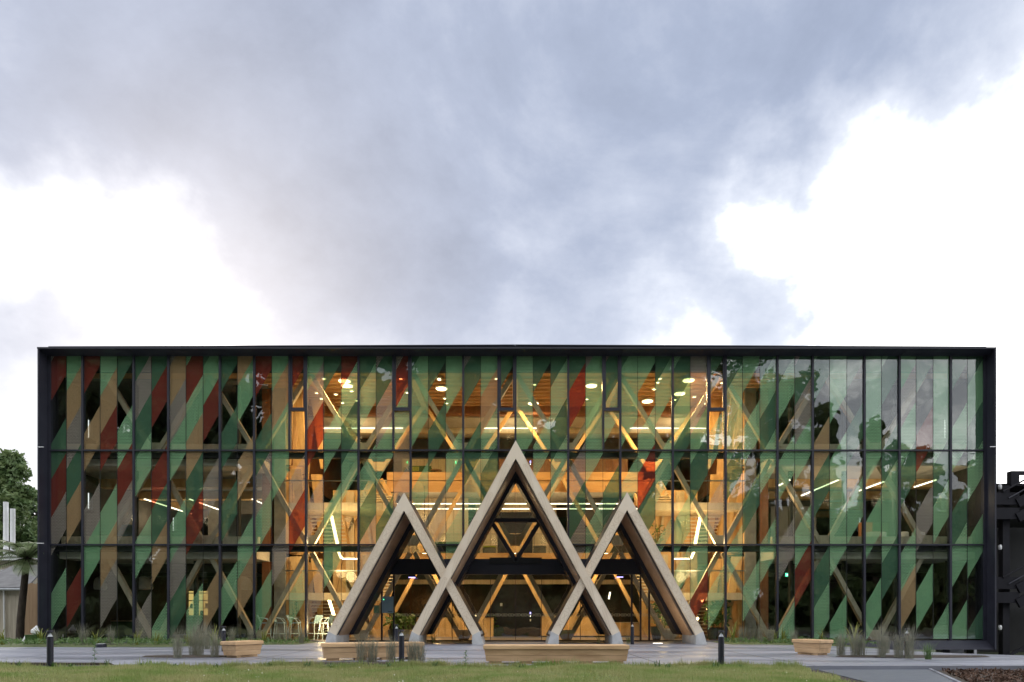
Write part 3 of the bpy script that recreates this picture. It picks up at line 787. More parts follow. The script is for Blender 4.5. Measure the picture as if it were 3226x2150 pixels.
# ------------------------------------------------------------------ timber entrance portals
def lam(xa, za, t0, t1, zend):   # chevron between perpendicular offsets t0 (outer) and t1 (inner), left and right polygon
    k = math.sqrt(1 + PM * PM)
    zo, zi = za - t0 * k, za - t1 * k
    return zo, zi
def leg_poly(xa, zo, zi, zend, sg):
    xo, xi = (zo - zend) / PM, (zi - zend) / PM
    P = [(xa, zo), (xa, zi), (xa + sg * xi, zend), (xa + sg * xo, zend)]
    return P if sg < 0 else P[::-1]
K = math.sqrt(1 + PM * PM)
def portal(i, label, style):
    xa, za = PORT[i]
    g = gz(xa, -3)
    P = thing('entrance_portal', label, 'entrance portal', (xa, -3, g))
    za -= g
    yo = 3.0                                         # local y = world + 3
    front = 0.0 if i != 1 else -.10                  # the middle one stands slightly proud of its neighbours
    zo, zi = za, za - .325 * K
    zend = .30
    for sg in (-1, 1):
        # board cut square to its length at the foot
        ux, uz = sg / K, -PM / K                     # down the leg
        nx, nz = -sg * PM / K, -1 / K                # towards the inside
        lo = (zo - .50) / PM * K                     # length of the outer edge
        a = Vector((0, zo)); b = Vector((ux * lo, zo + uz * lo)); c2 = b + Vector((nx, nz)) * .325
        poly = [tuple(a), (0, zi), tuple(c2), tuple(b)]
        if sg > 0: poly = poly[::-1]
        bd = MB().prism(poly, front, front + .13).build('carved_board', 'carved_timber', P)
        # raised carving along the board
        mb = MB()
        def tube2(pts, wdt=.016):
            for (s0, t0), (s1, t1) in zip(pts, pts[1:]):
                A = a + Vector((ux, uz)) * s0 + Vector((nx, nz)) * t0; Bv = a + Vector((ux, uz)) * s1 + Vector((nx, nz)) * t1
                mb.beam((A.x, front - .003, A.y), (Bv.x, front - .003, Bv.y), wdt, .012)
        for tt in (.022, .303):
            tube2([(.75, tt), (lo - .12, tt)], .010)
        s = .8
        if style == 'koru':
            while s < lo - .9:
                th = [k * .5 for k in range(13)]
                tube2([(s + .22 + .075 * (1 - t_ / 9) * math.cos(t_ + 1.2), .15 + .075 * (1 - t_ / 9) * math.sin(t_ + 1.2)) for t_ in th])
                tube2([(s + .28, .09), (s + .55, .13), (s + .85, .21), (s + 1.12, .27)])
                tube2([(s + .30, .20), (s + .60, .235), (s + .9, .285)])
                s += 1.22
        else:
            while s < lo - .55:
                tube2([(s, .06), (s, .26), (s + .10, .285), (s + .30, .285), (s + .42, .24), (s + .42, .10), (s + .30, .05), (s + .08, .04), (s, .06)])
                tube2([(s + .08, .10), (s + .18, .17), (s + .32, .12)]); tube2([(s + .08, .24), (s + .20, .17), (s + .34, .23)])
                tube2([(s + .48, .07), (s + .56, .16), (s + .48, .25)]); tube2([(s + .64, .07), (s + .56, .16), (s + .64, .25)])
                s += .72
        mb.build('carving', 'carving', bd)
        # roof slab, black; timber lining inside it; thick black back frame
        MB().prism(leg_poly(0, za - .03 * K, za - .30 * K, zend, sg), front + .131, 2.99).build('roof_slab', 'black_metal', P)
        MB().prism(leg_poly(0, za - .301 * K, za - .345 * K, zend + .03, sg), .52, 2.0).build('soffit_lining', 'timber_lining', P)
        MB().prism(leg_poly(0, za - .302 * K, za - .50 * K, zend + .03, sg), 2.005, 2.98).build('back_frame', 'black_metal', P)
        # concrete foot
        b_out, b_in = b, c2
        base = [(b_out.x + sg * .16, -.06), (c2.x + sg * .04 if False else c2.x, -.06), (c2.x, c2.y), (b_out.x, b_out.y)]
        if sg > 0: base = base
        else: base = base
        ar = sum(base[k][0] * base[(k + 1) % 4][1] - base[(k + 1) % 4][0] * base[k][1] for k in range(4))
        if ar < 0: base = base[::-1]
        MB().prism(base, front - .03, 2.1).build('concrete_foot', 'foot_concrete', P)
    # small floodlight fixed in the soffit
    if i == 1:
        for sg in (-1, 1):
            p = Vector((sg * 2.28, .45, 3.05)); MB().box(p.x - .09, p.x + .09, p.y, p.y + .2, p.z, p.z + .12).build('floodlight', 'black_matt', P)
    return P
portal(1, 'tallest carved timber A-frame portal with curling fern patterns in the middle of the entrance', 'koru')
portal(0, 'lower carved timber A-frame portal with geometric patterns on the bar stools side', 'step')
portal(2, 'lower carved timber A-frame portal with geometric patterns on the reception counter side', 'step')

# ------------------------------------------------------------------ lamps
def light(parent, kind, loc, energy, size, colr=WARM, rot=(0, 0, 0), size_y=None, spread=None):
    ld = bpy.data.lights.new('lamp_light', kind); ld.energy = energy; ld.color = colr
    if kind == 'AREA':
        ld.size = size
        if size_y: ld.shape = 'RECTANGLE'; ld.size_y = size_y
        else: ld.shape = 'DISK'
        if spread: ld.spread = spread
    else: ld.shadow_soft_size = size
    lo = bpy.data.objects.new('lamp_light', ld); col.objects.link(lo); lo.parent = parent; lo.location = loc; lo.rotation_euler = rot
    return lo
big = [(1085, 1198), (1093, 1213), (1391, 1222), (1680, 1269), (1863, 1213), (2169, 1196), (2141, 1238), (2040, 1262)]
def ceil_xy(px, py, z):
    s = (VY - py) / (z - CH); Y = max(.55, F / s + CY); return (px - VX) / s, Y
for px, py in big:
    zc = ZC - .125; x, y = ceil_xy(px, py, zc - .04)
    t = thing('ceiling_lamp', 'large round glowing lamp on the top timber ceiling', 'ceiling lamp', (x, y, zc), 0, 'large round lamps on the top ceiling')
    MB().lathe([(.20, -.09), (.27, -.085), (.29, -.04), (.27, -.001)], 20).build('housing', 'white_paint', t, True)
    MB().lathe([(.02, -.115), (.23, -.11), (.25, -.091)], 20).build('diffuser', 'lamp_warm', t, True)
    light(t, 'AREA', (0, 0, -.14), 150, .5)
small = [(1020, 1193), (998, 1239), (1013, 1257), (1058, 1243), (1108, 1233), (1079, 1270), (1126, 1263), (1255, 1177), (1262, 1193), (1283, 1238), (1380, 1184), (1384, 1197), (1344, 1248), (1402, 1256), (1407, 1271), (1563, 1184), (1684, 1212), (1849, 1258), (2091, 1173), (2084, 1186), (2072, 1206), (2061, 1227), (2126, 1260), (2187, 1251), (2223, 1272), (2237, 1183), (2275, 1207)]
for px, py in small:
    zc = ZC - .125; x, y = ceil_xy(px, py, zc - .04)
    t = thing('downlight', 'small round downlight in the top timber ceiling', 'downlight', (x, y, zc), 0, 'small downlights in the top ceiling')
    MB().lathe([(.08, -.05), (.12, -.05), (.13, -.001)], 12).build('trim', 'white_paint', t, True)
    MB().lathe([(.01, -.062), (.06, -.058), (.07, -.0505)], 12).build('lens', 'lamp_warm', t, True)
def strip(p0, p1, label, power, wdt=.055, mat='lamp_strip', colr=(1, .68, .34), group=None, down=True):
    p0, p1 = Vector(p0), Vector(p1); mid = (p0 + p1) / 2
    t = thing('strip_lamp', label, 'strip lamp', mid, 0, group)
    d = p1 - p0
    up = (0, 0, 1) if abs(d.normalized().z) < .9 else (0, 1, 0)
    off = Vector((0, 0, .04)) if abs(d.normalized().z) < .5 else Vector((0, .05, 0))
    MB().beam(p0 - mid + off, p1 - mid + off, wdt * .8, wdt * .6, up).build('channel', 'white_paint', t)
    MB().beam(p0 - mid, p1 - mid, wdt, .035, up).build('diffuser', mat, t)
    if power:
        n = max(1, int(d.length / 3))
        for i in range(n):
            q = p0 + d * ((i + .5) / n) - mid
            light(t, 'POINT', q + Vector((0, -1.0, -.8)), .98 * power / n, .25, colr)
    return t
Y = 7.0 - .12
strip(at(1005, 1350, Y), at(1270, 1350, Y), 'long strip lamp on the top gallery behind the red slanted band', 55)
strip(at(1525, 1350, Y), at(1690, 1350, Y), 'short strip lamp on the top gallery above the tallest portal', 40)
strip(at(1985, 1350, Y), at(2250, 1350, Y), 'long strip lamp on the top gallery beside the green exit sign', 55)
strip(at(1250, 1588, 6.9), at(2030, 1588, 6.9), 'upper of two long strip lamps under the middle gallery ceiling', 130)
strip(at(1258, 1604, 8.4), at(2022, 1604, 8.4), 'lower of two long strip lamps under the middle gallery ceiling', 130)
strip(at(1030, 1601, 1.6), at(1190, 1601, 1.6), 'strip lamp under the stair landing above the bar stools', 70)
strip(at(2063, 1601, 1.6), at(2222, 1601, 1.6), 'strip lamp under the stair landing above the big leafy pots', 70)
strip(at(1044, 1626, 1.9), at(1063, 1714, 1.9), 'steep bright strip lamp along the upper stair above the bar stools', 130, .13, 'lamp_warm')
strip(at(2207, 1626, 1.9), at(2190, 1714, 1.9), 'steep bright strip lamp along the upper stair above the big leafy pots', 130, .13, 'lamp_warm')
strip(at(1066, 1738, 1.9), at(1076, 1760, 1.9), 'short glowing strip lamp below the first floor line, bar stools side', 15, .11, 'lamp_warm')
strip(at(1078, 1762, 1.9), at(1128, 1762, 1.9), 'level strip lamp below the first floor line, bar stools side', 25, .06)
strip(at(2186, 1738, 1.9), at(2177, 1760, 1.9), 'short glowing strip lamp below the first floor line, reception side', 15, .11, 'lamp_warm')
strip(at(2122, 1762, 1.9), at(2175, 1762, 1.9), 'level strip lamp below the first floor line, reception side', 25, .06)
strip(at(1036, 1888, 1.9), at(1052, 1940, 1.9), 'bright slanted strip lamp behind the bar stools at ground level', 60, .13, 'lamp_warm')
strip(at(1028, 1886, 2.2), at(1060, 1886, 2.2), 'short level strip lamp under the lower landing by the bar stools', 10, .05)
strip(at(1922, 1866, 7.0), at(1918, 1888, 7.0), 'short upright strip lamp above the reception counter', 5, .07)
strip(at(1165, 1887, 3.2), at(1188, 1887, 3.2), 'short level strip lamp behind the blue wall panel', 12, .06)
strip(at(2064, 1889, 3.2), at(2086, 1889, 3.2), 'short level strip lamp over the plants inside the portal', 12, .06)
for px, py, nm in ((2212, 1893, 'upper'), (2198, 1950, 'lower')):
    p = at(px, py, 2.0)
    t = thing('bulb_lamp', nm + ' of two small bare bulbs behind the red band by the leafy pots', 'bulb', p)
    MB().lathe([(.01, -.07), (.05, -.03), (.055, .02), (.03, .07)], 12).build('bulb', 'lamp_warm', t, True)
    MB().lathe([(.02, .07), (.03, .075), (.03, .14), (.012, .145)], 10).build('socket', 'black_matt', t, True)
    MB().tube([(0, 0, .14), (0, 0, .55)], .008, 6).build('cord', 'black_matt', t)
    light(t, 'POINT', (0, -.12, 0), 9, .06)
for i, (a, b, ya, yb, lab) in enumerate(((2452, 2490, 0, 0, ''), (2535, 2648, 0, 0, ''), (2690, 2785, 0, 0, ''), (2888, 2958, 0, 0, ''))):
    nearpy = (1512, 1510, 1518, 1510)[i]; farpy = (1531, 1562, 1556, 1535)[i]
    zz = 7.15
    def pt(px, py):
        s = (VY - py) / (zz - CH); return Vector(((px - VX) / s, max(.95, F / s + CY), zz))
    A, C = pt(a, farpy), pt(b, nearpy); A.x = C.x
    strip(C, A, ('first', 'second', 'third', 'fourth')[i] + ' strip lamp from the folded timber wall over the grey sofa office', 26, .07, 'lamp_strip', (1, .76, .48))
for i, x in enumerate((-18.9, -16.6, -13.4)):
    strip((x, 5.8, 7.15), (x, 10.8, 7.15), ('outermost', 'middle', 'innermost')[i] + ' strip lamp in the first floor office above the dome pendants', 34, .07, 'lamp_strip', (1, .76, .48))
# ground-floor warmth of the cafe counter and lobby
for px, py, Y, lab in ((1375, 1893, 8.6, 'small glowing pendant over the cafe counter'), (1500, 1940, 7.0, 'small counter lamp at the end of the cafe counter')):
    p = at(px, py, Y); t = thing('pendant_lamp', lab, 'lamp', p)
    MB().lathe([(.02, .12), (.10, .06), (.13, 0)], 14).build('shade', 'steel', t, True)
    MB().lathe([(.01, -.03), (.06, -.02), (.07, .01)], 12).build('bulb', 'lamp_warm', t, True)
    light(t, 'POINT', (0, -.1, -.1), 22, .08)
for x, lab in ((-4.3, 'recessed lamp in the lobby ceiling over the cafe side'), (4.3, 'recessed lamp in the lobby ceiling over the reception side'), (0.0, 'recessed lamp in the lobby ceiling over the entrance doors')):
    t = thing('downlight', lab, 'downlight', (x, 3.4, Z1 - .02))
    MB().lathe([(.10, -.03), (.14, -.03), (.15, 0)], 14).build('trim', 'white_paint', t, True)
    MB().tube([(0, 0, .0), (0, 0, 3.2)], .012, 6).build('drop_rod', 'black_matt', t)
    MB().lathe([(.01, -.04), (.10, -.036), (.11, -.031)], 14).build('lens', 'lamp_warm', t, True)
    light(t, 'AREA', (0, 0, -.07), 60 if x else 26, .3)
# in-ground light and drum light
p = onground(2075, 2022.5) if False else Vector((5.6, -2.2, gz(5.6, -2.2)))
t = thing('ground_light', 'small recessed light glowing in the paving under the reception-side portal', 'ground light', p)
MB().box(-.2, .2, -.12, .12, -.03, .012).build('rim', 'steel', t); MB().box(-.17, .17, -.09, .09, .0125, .02).build('lens', 'lamp_cool', t)
light(t, 'AREA', (0, 0, .05), 6, .25, (1, .75, .45), (R(180), 0, 0))
p = onground(318, 2040)
t = thing('drum_light', 'low black drum-shaped ground light at the edge of the planting bed', 'ground light', p)
MB().lathe([(.19, -.02), (.19, .11), (.165, .13)], 20).build('body', 'black_metal', t, True); MB().lathe([(.03, .131), (.16, .131), (.15, .14)], 20).build('lens', 'grey_paint', t, True)

# dome pendants, left ground floor
for px, Y, lab in ((305, 3.2, 'white dome pendant lamp nearest the black corner, behind a brown dotted band'), (360, 5.2, 'white dome pendant lamp partly hidden by the brown dotted band'), (452, 3.0, 'white dome pendant lamp between the amber band and a dark column'), (608, 4.5, 'white dome pendant lamp crossed by a slanting brace'), (766, 3.2, 'white dome pendant lamp by the folded timber wall')):
    p = at(px, 1838, Y)
    t = thing('pendant_lamp', lab, 'pendant lamp', p)
    MB().lathe([(.38, -.30), (.42, -.22), (.40, .0), (.30, .20), (.14, .30), (.02, .32)], 22).build('shade', 'shade_white', t, True)
    MB().tube([(0, 0, .32), (0, 0, 3.64 - p.z)], .012, 6).build('cord', 'black_matt', t)

# ------------------------------------------------------------------ furniture behind the glass
def make_stool():
    t = thing('bar_stool', '', 'bar stool', (0, 0, 0), 0, 'pale blue bar stools behind the glass')
    for sx in (-1, 1):
        for sy in (-1, 1):
            MB().tube([(sx * .27, sy * .25, 0), (sx * .19, sy * .17, .74)], .016, 6).build('leg', 'blue_metal', t)
    mb = MB(); k = [(-.25, -.23), (.25, -.23), (.25, .23), (-.25, .23)]
    for i in range(4): mb.tube([(*k[i], .28), (*k[(i + 1) % 4], .28)], .014, 6)
    mb.build('footrest', 'blue_metal', t)
    MB().slab([(-.22, -.21), (.18, -.23), (.23, -.18), (.23, .18), (.18, .23), (-.22, .21)], .735, .775).build('seat', 'blue_panel', t)
    MB().beam((-.20, 0, .80), (-.33, 0, 1.10), .42, .03, (1, 0, .45)).build('backrest', 'blue_panel', t)
    for s in (-1, 1):
        MB().tube([(-.27, s * .22, 1.0), (.05, s * .24, .95), (.20, s * .22, .78)], .013, 6).build('arm', 'blue_metal', t)
    return t
st = make_stool()
spots = [(836, 1.15, .25, 'bar stool nearest the folded timber wall'), (884, 1.15, .1, 'second bar stool from the folded timber wall'), (929, 1.35, .05, 'third bar stool from the folded timber wall'), (990, 1.5, 2.6, 'bar stool half hidden by the mullion, next to the portal'), (1026, 1.15, 2.95, 'bar stool with its back to the carved portal leg')]
for i, (px, Y, rz, lab) in enumerate(spots):
    p = at(px, 0, Y); p.z = .12
    o = st if i == 0 else dup(st, p, rz)
    o.location = p; o.rotation_euler = (0, 0, rz); o['label'] = 'pale blue ' + lab
t = thing('bar_table', 'long high timber table between the pale blue bar stools', 'table', (at(960, 0, 2.5).x, 2.6, .12))
MB().box(-1.4, 1.4, -.3, .3, .98, 1.03).build('tabletop', 'pale_timber', t)
for sx in (-1.3, 1.3):
    for sy in (-.24, .24): MB().box(sx - .03, sx + .03, sy - .03, sy + .03, 0, .979).build('leg', 'blue_metal', t)
# counters
p = at(1440, 0, 6.5)
t = thing('cafe_counter', 'rounded timber cafe counter with dark top in the lobby', 'counter', (p.x, 6.5, .12))
pl = [(-2.1, .5), (-2.1, -.1)] + [(-1.75 + .35 * math.cos(a), -.1 - .35 * math.sin(a) if False else -.15 + .35 * math.sin(a)) for a in [math.pi + i * math.pi / 12 for i in range(7)]] + [(1.9, -.5), (1.9, .5)]
pl = pl[::1]
MB().slab(pl, 0, 1.0).build('front', 'warm_timber', t); MB().slab([(x * 1.03, y * 1.06) for x, y in pl], 1.002, 1.06).build('counter_top', 'dark_panel', t)
for i in range(12):
    x = -1.9 + i * .33; MB().box(x, x + .012, -.515, -.49, .06, .96).build('panel_joint', 'dark_wall', t)
p = at(1818, 0, 6.2)
t = thing('reception_counter', 'plain long timber reception counter in the lobby', 'counter', (p.x, 6.2, .12))
MB().box(-1.85, 1.75, -.4, .4, .06, 1.05).build('front', 'warm_timber', t); MB().box(-1.88, 1.78, -.43, .43, 1.052, 1.09).build('counter_top', 'pale_timber', t); MB().box(-1.8, 1.7, -.36, .38, 0, .058).build('kick_plate', 'black_matt', t)
p = at(1962, 0, 6.6)
t = thing('low_counter', 'lower timber desk end beyond the reception counter', 'counter', (p.x + .2, 6.8, .12))
MB().box(-.7, .7, -.4, .4, .05, .72).build('front', 'warm_timber', t); MB().box(-.72, .72, -.42, .42, .722, .75).build('counter_top', 'pale_timber', t); MB().box(-.66, .66, -.36, .36, 0, .049).build('kick_plate', 'black_matt', t)
us = None
for i in range(7):
    p = at(1340 + i * 24, 0, 6.6); lab = 'dark cafe stool turned upside down on the cafe counter'
    if us is None:
        us = thing('cafe_stool', lab, 'stool', (0, 0, 0), 0, 'upturned stools on the cafe counter')
        MB().lathe([(.16, 0), (.17, .02), (.15, .04)], 14).build('seat', 'dark_panel', us, True)
        for k in range(4): MB().tube([(.11 * math.cos(k * 1.57), .11 * math.sin(k * 1.57), .04), (.17 * math.cos(k * 1.57), .17 * math.sin(k * 1.57), .62)], .018, 6).build('leg', 'dark_panel', us)
        MB().tube([(.14 * math.cos(a * .524), .14 * math.sin(a * .524), .4) for a in range(13)], .010, 5).build('footring', 'dark_panel', us)
    o = us if i == 0 else dup(us, p, 0)
    o.location = (p.x, 6.55, 1.185); o.rotation_euler = (0, 0, i * .4)
# things on the cafe back bar
for i in range(9):
    px = 1300 + i * 27
    p = at(px, 0, 8.9)
    h = random.uniform(.25, .5)
    t = tag(MB().lathe([(.06, 0), (.065, h * .6), (.025, h * .75), (.03, h)], 10, (0, 0, 0)).build('bottle', 'pot_dark', None, True), 'dark bottle on the shelf behind the cafe counter', 'bottle', 'bottles behind the cafe counter')
    t.location = (p.x, 8.9, 1.22)
t = thing('back_shelf', 'dark shelf with bottles behind the cafe counter', 'shelf', (at(1410, 0, 8.9).x, 8.95, .12))
MB().box(-2.3, 2.3, -.2, .3, 1.03, 1.1).build('shelf_board', 'dark_panel', t); MB().box(-2.2, 2.2, -.1, .28, 0, 1.029).build('cabinet', 'dark_wall', t)
# wall-like signs
t = thing('notice_board', 'large pale blue notice panel on the entrance glass', 'panel', at(1221, 1932, -.12))
MB().box(-.245, .245, 0, .04, 0, .70).build('board', 'blue_panel', t); MB().box(.02, .2, -.004, 0, .055, .075).build('lettering', 'dark_panel', t); MB().box(-.18, -.15, -.006, 0, .56, .59).build('indicator', 'led_green', t); MB().box(-.175, -.165, -.004, 0, .36, .52).build('slot', 'grey_paint', t)
t = tag(MB().box(-.12, .12, 0, .02, 0, .33).build('notice', 'green_panel'), 'small green notice beside the pale blue panel', 'notice'); t.location = at(1186, 1932, .3)
t = thing('notice', 'small pale notice on the glass behind the tallest portal leg', 'notice', at(1388, 1908, .1))
MB().box(-.16, .16, 0, .012, 0, .24).build('board', 'blue_panel', t)
for k in range(3): MB().box(-.09, .09, -.004, 0, .06 + k * .055, .075 + k * .055).build('text_line', 'dark_panel', t)
for px, py, w_, h_, lab in ((1298, 1815, 21, 9, 'glowing framed sensor screen under the black beam, cafe side'), (1953, 1815, 20, 7, 'glowing framed sensor screen under the black beam, reception side')):
    p = at(px, py, -.35); s = S(-.35)
    t = thing('door_sensor', lab, 'sensor', p)
    MB().box(-w_ / s / 2, w_ / s / 2, 0, .1, -h_ / s / 2, h_ / s / 2).build('housing', 'black_matt', t)
    MB().box(-w_ / s / 2, w_ / s / 2, -.006, -.001, -h_ / s / 2 - .02, -h_ / s / 2 + .012).build('light_bar', 'screen_violet', t)
t = thing('lift_display', 'violet lit lift display beside the dark lobby doors', 'display', at(1671, 1945, 7.3))
MB().box(-.05, .05, 0, .05, 0, .30).build('housing', 'dark_panel', t); MB().box(-.035, .035, -.006, -.001, .16, .27).build('screen', 'screen_violet', t); MB().box(-.02, .02, -.006, -.001, .03, .08).build('button', 'lamp_cool', t); MB().box(-.035, .035, 0, .03, -.22, -.1).build('call_plate', 'white_paint', t)
t = thing('lift_display', 'violet lit display on the middle gallery beside the tallest portal', 'display', at(1671, 1466, 9.0 - .06))
MB().box(-.05, .05, 0, .05, 0, .26).build('housing', 'dark_panel', t); MB().box(-.035, .035, -.006, -.001, .12, .24).build('screen', 'screen_violet', t); MB().box(-.02, .02, -.006, -.001, .03, .07).build('button', 'lamp_cool', t)
t = tag(MB().box(-.06, .06, 0, .02, 0, .16).build('wall_plate', 'white_paint'), 'small white plate on the dark lobby wall', 'wall plate'); t.location = at(1579, 1910, 7.36)
def exit_sign(p, lab, sc=1):
    t = thing('exit_sign', lab, 'exit sign', p)
    MB().box(-.16 * sc, .16 * sc, 0, .05, 0, .20 * sc).build('box', 'exit_sign', t)
    MB().add([(-.12 * sc, -.004, .10 * sc), (-.05 * sc, -.004, .045 * sc), (-.05 * sc, -.004, .08 * sc), (.0, -.004, .08 * sc), (.0, -.004, .12 * sc), (-.05 * sc, -.004, .12 * sc), (-.05 * sc, -.004, .155 * sc)], [(0, 1, 2, 3, 4, 5, 6)]).build('arrow', 'exit_mark', t)
    MB().add([(.06 * sc, -.004, .03 * sc), (.13 * sc, -.004, .03 * sc), (.13 * sc, -.004, .17 * sc), (.06 * sc, -.004, .17 * sc)], [(0, 1, 2, 3)]).build('door_mark', 'exit_mark', t)
    MB().tube([(0, .025, .2 * sc), (0, .025, .2 * sc + .35)], .01, 6).build('hanger', 'black_matt', t)
exit_sign(at(2484, 1817, 2.4), 'green lit exit sign with arrow at ground level', .8)
exit_sign(at(2157, 1330, 6.5), 'green exit sign on the top gallery by the strip lamp', .9)
exit_sign(at(869, 1597, 4.5), 'small green exit sign behind the folded timber fins', .7)
for px, py, lab in ((1436, 1460, 'small green status light on the middle gallery wall boards'), (1283, 1460, 'small green status light near the stair on the cafe side')):
    t = tag(MB().box(-.03, .03, 0, .03, 0, .12).build('status_light', 'led_green'), lab, 'light'); t.location = at(px, py, 8.9)
# soft seating on the middle gallery
def sofa(p, w_, mat, lab, rz=0):
    t = thing('sofa', lab, 'sofa', p, rz)
    MB().box(-w_ / 2, w_ / 2, -.4, .35, .10, .42).build('seat', mat, t); MB().box(-w_ / 2, w_ / 2, .351, .55, .10, .85).build('backrest', mat, t)
    for s in (-1, 1):
        MB().box(min(s * w_ / 2, s * (w_ / 2 + .12)), max(s * w_ / 2, s * (w_ / 2 + .12)), -.4, .55, .1, .6).build('armrest', mat, t)
        for yy in (-.35, .45): MB().box(s * (w_ / 2 - .06) - .025, s * (w_ / 2 - .06) + .025, yy - .025, yy + .025, 0, .099).build('foot', 'black_matt', t)
    return t
p = at(1318, 0, 6.4); sofa((p.x, 6.4, Z2), 1.2, 'green_fabric', 'dark green sofa on the upper gallery beside a low round table')
tag(MB().box(-.22, .22, -.08, .08, 0, .3).build('cushion', 'lime_fabric'), 'lime cushion on the dark green gallery sofa', 'cushion').location = (p.x - .2, 6.45, Z2 + .42)
p = at(1373, 0, 6.0)
t = thing('low_table', 'low round timber table beside the dark green gallery sofa', 'table', (p.x, 6.0, Z2)); MB().lathe([(.02, .42), (.30, .42), (.31, .46), (.02, .465)], 18).build('tabletop', 'red_timber', t, True)
for k in range(3): MB().tube([(.22 * math.cos(k * 2.1), .22 * math.sin(k * 2.1), 0), (.12 * math.cos(k * 2.1), .12 * math.sin(k * 2.1), .42)], .02, 6).build('leg', 'red_timber', t)
p = at(1435, 0, 6.2); sofa((p.x, 6.2, Z1), 2.2, 'green_fabric', 'long green sofa on the lower gallery between two portals')
for px, lab, m in ((1542, 'round green stool on the lower gallery, cafe side', 'green_fabric'), (1700, 'round dark stool on the lower gallery, reception side', 'grey_fabric')):
    p = at(px, 0, 6.0); t = thing('round_stool', lab, 'stool', (p.x, 6.0, Z1))
    MB().lathe([(.30, 0), (.33, .05), (.33, .44), (.28, .48)], 20).build('body', 'grey_fabric', t, True); MB().lathe([(.28, .481), (.34, .50), (.33, .56), (.05, .58)], 20).build('cushion', 'lime_fabric' if m[0] == 'g' and m[1] == 'r' and m[2] == 'e' and m[3] == 'e' else 'grey_fabric', t, True)
# right-hand first-floor office
p = at(2540, 0, 4.2); sofa((p.x, 4.2, Z1), 2.6, 'grey_fabric', 'long grey sofa in the first floor office')
p = at(2500, 0, 7.2)
t = thing('whiteboard', 'large pale whiteboard behind the grey office sofa', 'whiteboard', (p.x, 7.2, Z1 + .9)); MB().box(-1.2, 1.2, 0, .05, 0, 1.9).build('board', 'shade_white', t); MB().box(-1.22, 1.22, -.04, .0, -.05, -.003).build('pen_tray', 'steel', t)
for px, lab in ((2748, 'white tub chair in the first floor office, next to the orange screen'), (2772, 'second white tub chair beside the orange screen'), (2842, 'white chair by the mullion past the orange screen'), (2893, 'white chair under the crossing braces')):
    p = at(px, 0, 2.6); t = thing('tub_chair', lab, 'chair', (p.x, 2.6, Z1))
    MB().lathe([(.24, .38), (.27, .42), (.27, .84), (.24, .86)], 16).build('shell', 'shade_white', t, True); MB().tube([(0, 0, .05), (0, 0, .40)], .03, 8).build('stem', 'steel', t); MB().lathe([(.22, 0), (.22, .03), (.03, .06)], 16).build('base', 'steel', t, True)
p = at(2755, 0, 3.6); t = thing('screen_divider', 'orange and green fabric screen behind the white tub chairs', 'screen', (p.x, 3.6, Z1)); MB().box(-.75, -.1, 0, .06, .1, 1.45).build('orange_panel', 'orange_fabric', t); MB().box(-.098, .7, 0, .06, .1, 1.45).build('green_panel', 'green_fabric', t); MB().box(-.75, .7, -.1, .16, 0, .098).build('base', 'black_matt', t)
# left first-floor office
p = at(780, 0, 3.0); t = thing('storage_cabinet', 'grey storage cabinet on the first floor beside the folded timber wall', 'cabinet', (p.x, 3.2, Z1)); MB().box(-.9, .9, -.25, .25, .3, 1.75).build('carcass', 'grey_wall', t); MB().box(.905, 1.1, -.25, .25, 0, 1.75).build('end_panel', 'pale_timber', t); MB().box(-.85, .85, -.2, .2, 0, .298).build('plinth', 'black_matt', t)
p = at(395, 0, 4.0); t = thing('monitor', 'pale blue screen on the first floor near the building corner', 'monitor', (p.x, 4.0, Z1 + .75)); MB().box(-.45, .45, 0, .05, .1, .65).build('screen', 'blue_panel', t); MB().box(-.05, .05, .05, .1, -.05, .3).build('stand', 'black_matt', t); MB().box(-.25, .25, -.1, .2, -.08, -.051).build('foot', 'black_matt', t)
t = thing('desk', 'dark office desk under the pale blue screen', 'desk', (p.x, 4.1, Z1)); MB().box(-.9, .9, -.4, .4, .62, .669).build('desk_top', 'brace_timber', t)
for sx in (-.85, .85): MB().box(sx - .03, sx + .03, -.35, .35, .02, .619).build('leg', 'black_matt', t)
p = at(350, 0, 4.5); t = thing('cafe_bench', 'olive green low counter on the ground floor behind the dome pendants', 'counter', (p.x, 4.5, .12)); MB().box(-1.6, 1.6, -.3, .3, .0, .8).build('front', 'green_fabric', t); MB().box(-1.65, 1.65, -.33, .33, .801, .85).build('counter_top', 'brace_timber', t)
p = at(650, 0, 12.0); t = thing('display_case', 'yellow glowing display window at the back of the ground floor', 'display case', (p.x, 12, 1.2)); MB().box(-1.3, 1.3, .1, .15, 0, 1.5).build('lit_back', 'lamp_yellow', t)
for k in range(4): MB().box(-1.35, 1.35, -.1, .098, k * .45, k * .45 + .05).build('shelf', 'brace_timber', t)
for k in range(9): MB().box(-1.25 + k * .3, -1.14 + k * .3 + random.uniform(0, .1), -.05, .06, .051 + (k % 3) * .45, .051 + (k % 3) * .45 + random.uniform(.15, .36)).build('bottle_row', 'pot_dark', t)

